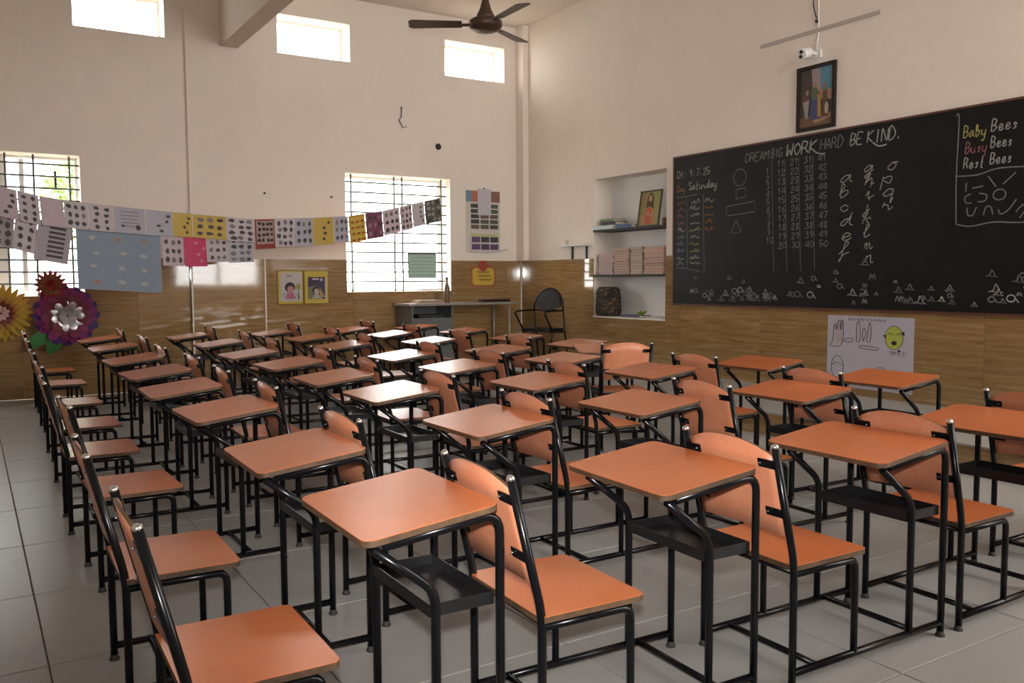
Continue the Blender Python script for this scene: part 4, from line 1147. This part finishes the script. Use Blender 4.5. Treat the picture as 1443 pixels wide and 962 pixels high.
# ------------------------------------------------------------------ ceiling fan
fx, fy, fz = 3.83, 6.54, 3.46
fan = empty('ceiling_fan', (fx, fy, fz)); tag(fan, 'brown three bladed ceiling fan on a long rod', 'fan')
W(MB().tube([(fx, fy, fz + 0.18), (fx, fy, ZC)], 0.014, 10).build('down_rod', M['fan']), fan)
W(MB().lathe([(0.05, 0), (0.06, 0.02), (0.02, 0.12), (0.016, 0.13)], 16, c=(fx, fy, ZC - 0.13)).build('ceiling_cup', M['fan']), fan)
W(MB().lathe([(0.085, 0.07), (0.075, 0.10), (0.05, 0.15), (0.028, 0.23), (0.016, 0.25)], 18, c=(fx, fy, fz - 0.02)).build('rod_cover', M['fan']), fan)
W(MB().lathe([(0.04, -0.055), (0.10, -0.048), (0.135, -0.025), (0.145, 0.0), (0.14, 0.03), (0.11, 0.05), (0.06, 0.055)], 26, c=(fx, fy, fz)).build('motor_housing', M['fan']), fan)
for a in (-92, 28, 150):
    r = math.radians(a); d = Vector((math.cos(r), math.sin(r), 0)); sd = Vector((-math.sin(r), math.cos(r), 0)); tw = math.radians(11)
    wv = sd * math.cos(tw) + Vector((0, 0, 1)) * math.sin(tw); nv = d.cross(wv)
    o0 = Vector((fx, fy, fz + 0.005))
    bl = MB().prism([(.20, -.055), (.62, -.072), (.65, -.05), (.65, .05), (.62, .072), (.20, .055)], lambda u, v, t: o0 + d * u + wv * v + nv * t, -0.003, 0.003)
    b_ = W(bl.build('blade', M['fan']), fan)
    W(MB().obox(o0 + d * 0.18 - nv * 0.006, d * 0.07, wv * 0.022, nv * 0.003).build('blade_bracket', M['fan']), fan)

# ------------------------------------------------------------------ teacher's corner
tb = empty('teacher_table', (5.8, 10.75, 0)); tag(tb, 'grey steel teacher table with an open side shelf below the window', 'table')
TX0, TX1, TY0, TY1, TZ = 4.95, 6.66, 10.49, 11.02, 0.985
mb = MB(); mb.box(TX0, TX1, TY0, TY1, TZ - 0.03, TZ); W(mb.build('top', mat('grey_table_top', (0.27, 0.25, 0.22), 0.4)), tb)
for nm, q in (('side_panel', (5.0, 5.02, TY0 + .03, TY1 - .03, 0.06, TZ - .03)), ('side_panel', (5.59, 5.61, TY0 + .03, TY1 - .03, 0.06, TZ - .03)), ('back_panel', (5.02, 5.59, TY1 - .05, TY1 - .03, 0.06, TZ - .03)), ('shelf', (5.02, 5.59, TY0 + .03, TY1 - .05, 0.77, 0.79)), ('door', (5.02, 5.59, TY0 + .03, TY0 + .05, 0.06, 0.77))):
    mb = MB(); mb.box(*q); W(mb.build(nm, M['steel_grey']), tb)
for x in (5.02, 5.57):
    for y in (TY0 + .06, TY1 - .06):
        W(MB().tube([(x, y, 0), (x, y, 0.07)], 0.015, 8).build('foot', M['dark']), tb)
for y in (TY0 + .05, TY1 - .05):
    W(MB().tube([(6.53, y, 0.20), (6.53, y, TZ - .03)], 0.016, 10).build('leg', mat('pale_steel', (0.42, 0.40, 0.37), 0.35, metal=0.3)), tb)
book('ledger', 5.10, 5.10, 5.1, 5.5, 0.79, 0.04, M['dark'], pg, 'x') if False else None
mb = MB(); mb.box(5.12, 5.5, TY0 + .08, TY0 + .36, 0.79, 0.825); mb.box(5.12, 5.5, TY0 + .08, TY0 + .36, 0.825, 0.84)
mb = MB(); mb.box(5.12, 5.5, TY0 + .08, TY0 + .36, 0.79, 0.835); tag(mb.build('register', cmat(0.02, 0.018, 0.02)), 'black register lying in the open shelf of the teacher table', 'book')
bo = empty('bottle', (5.63, 10.72, TZ)); tag(bo, 'slim bottle of brown glass standing on the teacher table', 'bottle')
W(MB().lathe([(0.035, 0), (0.04, 0.01), (0.04, 0.20), (0.016, 0.27), (0.014, 0.32)], 16, c=(5.63, 10.72, TZ)).build('body', mat('bottle_glass', (0.16, 0.10, 0.05), 0.12)), bo)
W(MB().lathe([(0.017, 0.32), (0.017, 0.35), (0.015, 0.352)], 12, c=(5.63, 10.72, TZ)).build('cap', M['dark']), bo)
pp = empty('paper_pile', (5.35, 10.75, TZ)); tag(pp, 'flat pile of pinkish papers beside the bottle on teacher table', 'papers')
for k in range(3):
    mb = MB(); mb.box(5.12 + .03 * k, 5.54 - .02 * k, 10.62, 10.88, TZ + .014 * k, TZ + .014 * k + .0135); W(mb.build('bundle', cmat(0.42 - .04 * k, 0.26, 0.2)), pp)
mb = MB().obox((6.36, 10.66, TZ + 0.02), (0.24, 0.03, 0), (-0.012, 0.045, 0), (0, 0, 0.018)); tag(mb.build('wooden_box', M['dark_frame']), 'long dark wooden pencil box on the teacher table', 'box')

ch = empty('armchair', (6.42, 9.62, 0.2), math.radians(17)); tag(ch, 'black tubular metal armchair with round padded back beside the teacher table', 'chair')
bk = M['black_metal']
hw_, dp = 0.25, 0.46      # local: faces -x, back at +x
def cpart(nm, mb, mt=None): return mb.build(nm, mt or bk, ch)
for s in (1, -1):
    y = s * hw_
    cpart('rear_leg', MB().tube([(0.30, y, 0), (0.20, y, 0.69)], 0.012, 10))
    cpart('front_leg', MB().tube([(-0.12, y, 0), (-0.02, y, 0.42), (-0.19, y, 0.66), (-0.17, y, 0.685), (0.20, y, 0.69)], 0.012, 10, fillet=0.03))
    cpart('side_rail', MB().tube([(-0.03, y, 0.41), (0.25, y, 0.41)], 0.011, 10))
pts = [(0.20, -hw_, 0.68)] + [(0.20 + 0.05 * math.sin(a), -hw_ * math.cos(a), 0.70 + 0.28 * math.sin(a)) for a in [math.pi * k / 12 for k in range(1, 12)]] + [(0.20, hw_, 0.68)]
cpart('back_hoop', MB().tube(pts, 0.012, 10))
cpart('back_bar', MB().tube([(0.20, -hw_, 0.69), (0.20, hw_, 0.69)], 0.010, 10))
poly = [(-0.21, 0.0)] + [(-0.215 * math.cos(a), 0.225 * math.sin(a)) for a in [math.pi * k / 14 for k in range(1, 14)]] + [(0.21, 0.0)] + [(0.2 - 0.4 * k / 6, -0.05 * math.sin(math.pi * k / 6)) for k in range(1, 6)]
cpart('back_pad', MB().prism(poly, lambda u, v, t: (0.205 + 0.17 * v + t, u, 0.74 + v), -0.015, 0.015), mat('black_vinyl', (0.008, 0.008, 0.009), 0.45, spec=0.25))
cpart('seat', MB().prism(rrect(-0.12, 0.26, -hw_ + .015, hw_ - .015, 0.05), lambda a, b, c_: (a, b, c_), 0.415, 0.455), mat('black_seat_vinyl', (0.008, 0.008, 0.009), 0.45, spec=0.25))

# ------------------------------------------------------------------ outside the left window: a tree and pale neighbouring wall
tr = empty('tree', (1.9, 17.5, -0.5)); tag(tr, 'leafy green tree outside the window behind the sheets', 'tree')
W(MB().tube([(1.9, 17.5, -0.5), (1.95, 17.5, 1.4), (1.9, 17.5, 2.6)], 0.1, 8, radii=[.13, .1, .06]).build('trunk', cmat(0.12, 0.08, 0.05)), tr)
mb = MB()
for k in range(900):
    v = Vector((random.gauss(0, 1), random.gauss(0, 1), random.gauss(0, 1))).normalized() * random.uniform(.5, 1.0)
    p = Vector((1.9 + v.x * 0.75, 17.5 + v.y * 0.8, 3.0 + v.z * 1.05)); a = random.uniform(0, 6.28)
    d = Vector((math.cos(a), math.sin(a), random.uniform(-.5, .5))).normalized(); sd = d.orthogonal().normalized()
    i = mb.add([p - d * .09, p + sd * .045, p + d * .09, p - sd * .045]); mb.face([i, i + 1, i + 2, i + 3])
cr = W(mb.build('crown', cmat(0.22, 0.36, 0.09)), tr); cr['kind'] = 'stuff'
mb = MB(); mb.box(-14, 20, YW + WT, 34, -0.75, -0.5)
struct('floor_outside', mb, mat('dusty_ground', (0.42, 0.36, 0.28), 0.9, noise=0.2, scale=0.8))

# dry twigs on the sill of the window beside the teacher table
tg = empty('twigs', (5.52, YW + 0.05, 1.145)); tag(tg, 'thin dry twigs lying on the window sill above the bottle', 'twigs')
for k in range(4):
    x = 5.36 + 0.09 * k
    W(MB().tube([(x, YW + 0.04 + 0.01 * k, 1.15), (x + 0.08, YW + 0.06, 1.165 + 0.01 * (k % 2)), (x + 0.17, YW + 0.05, 1.151)], 0.005, 6).build('twig', cmat(0.16, 0.11, 0.06)), tg)
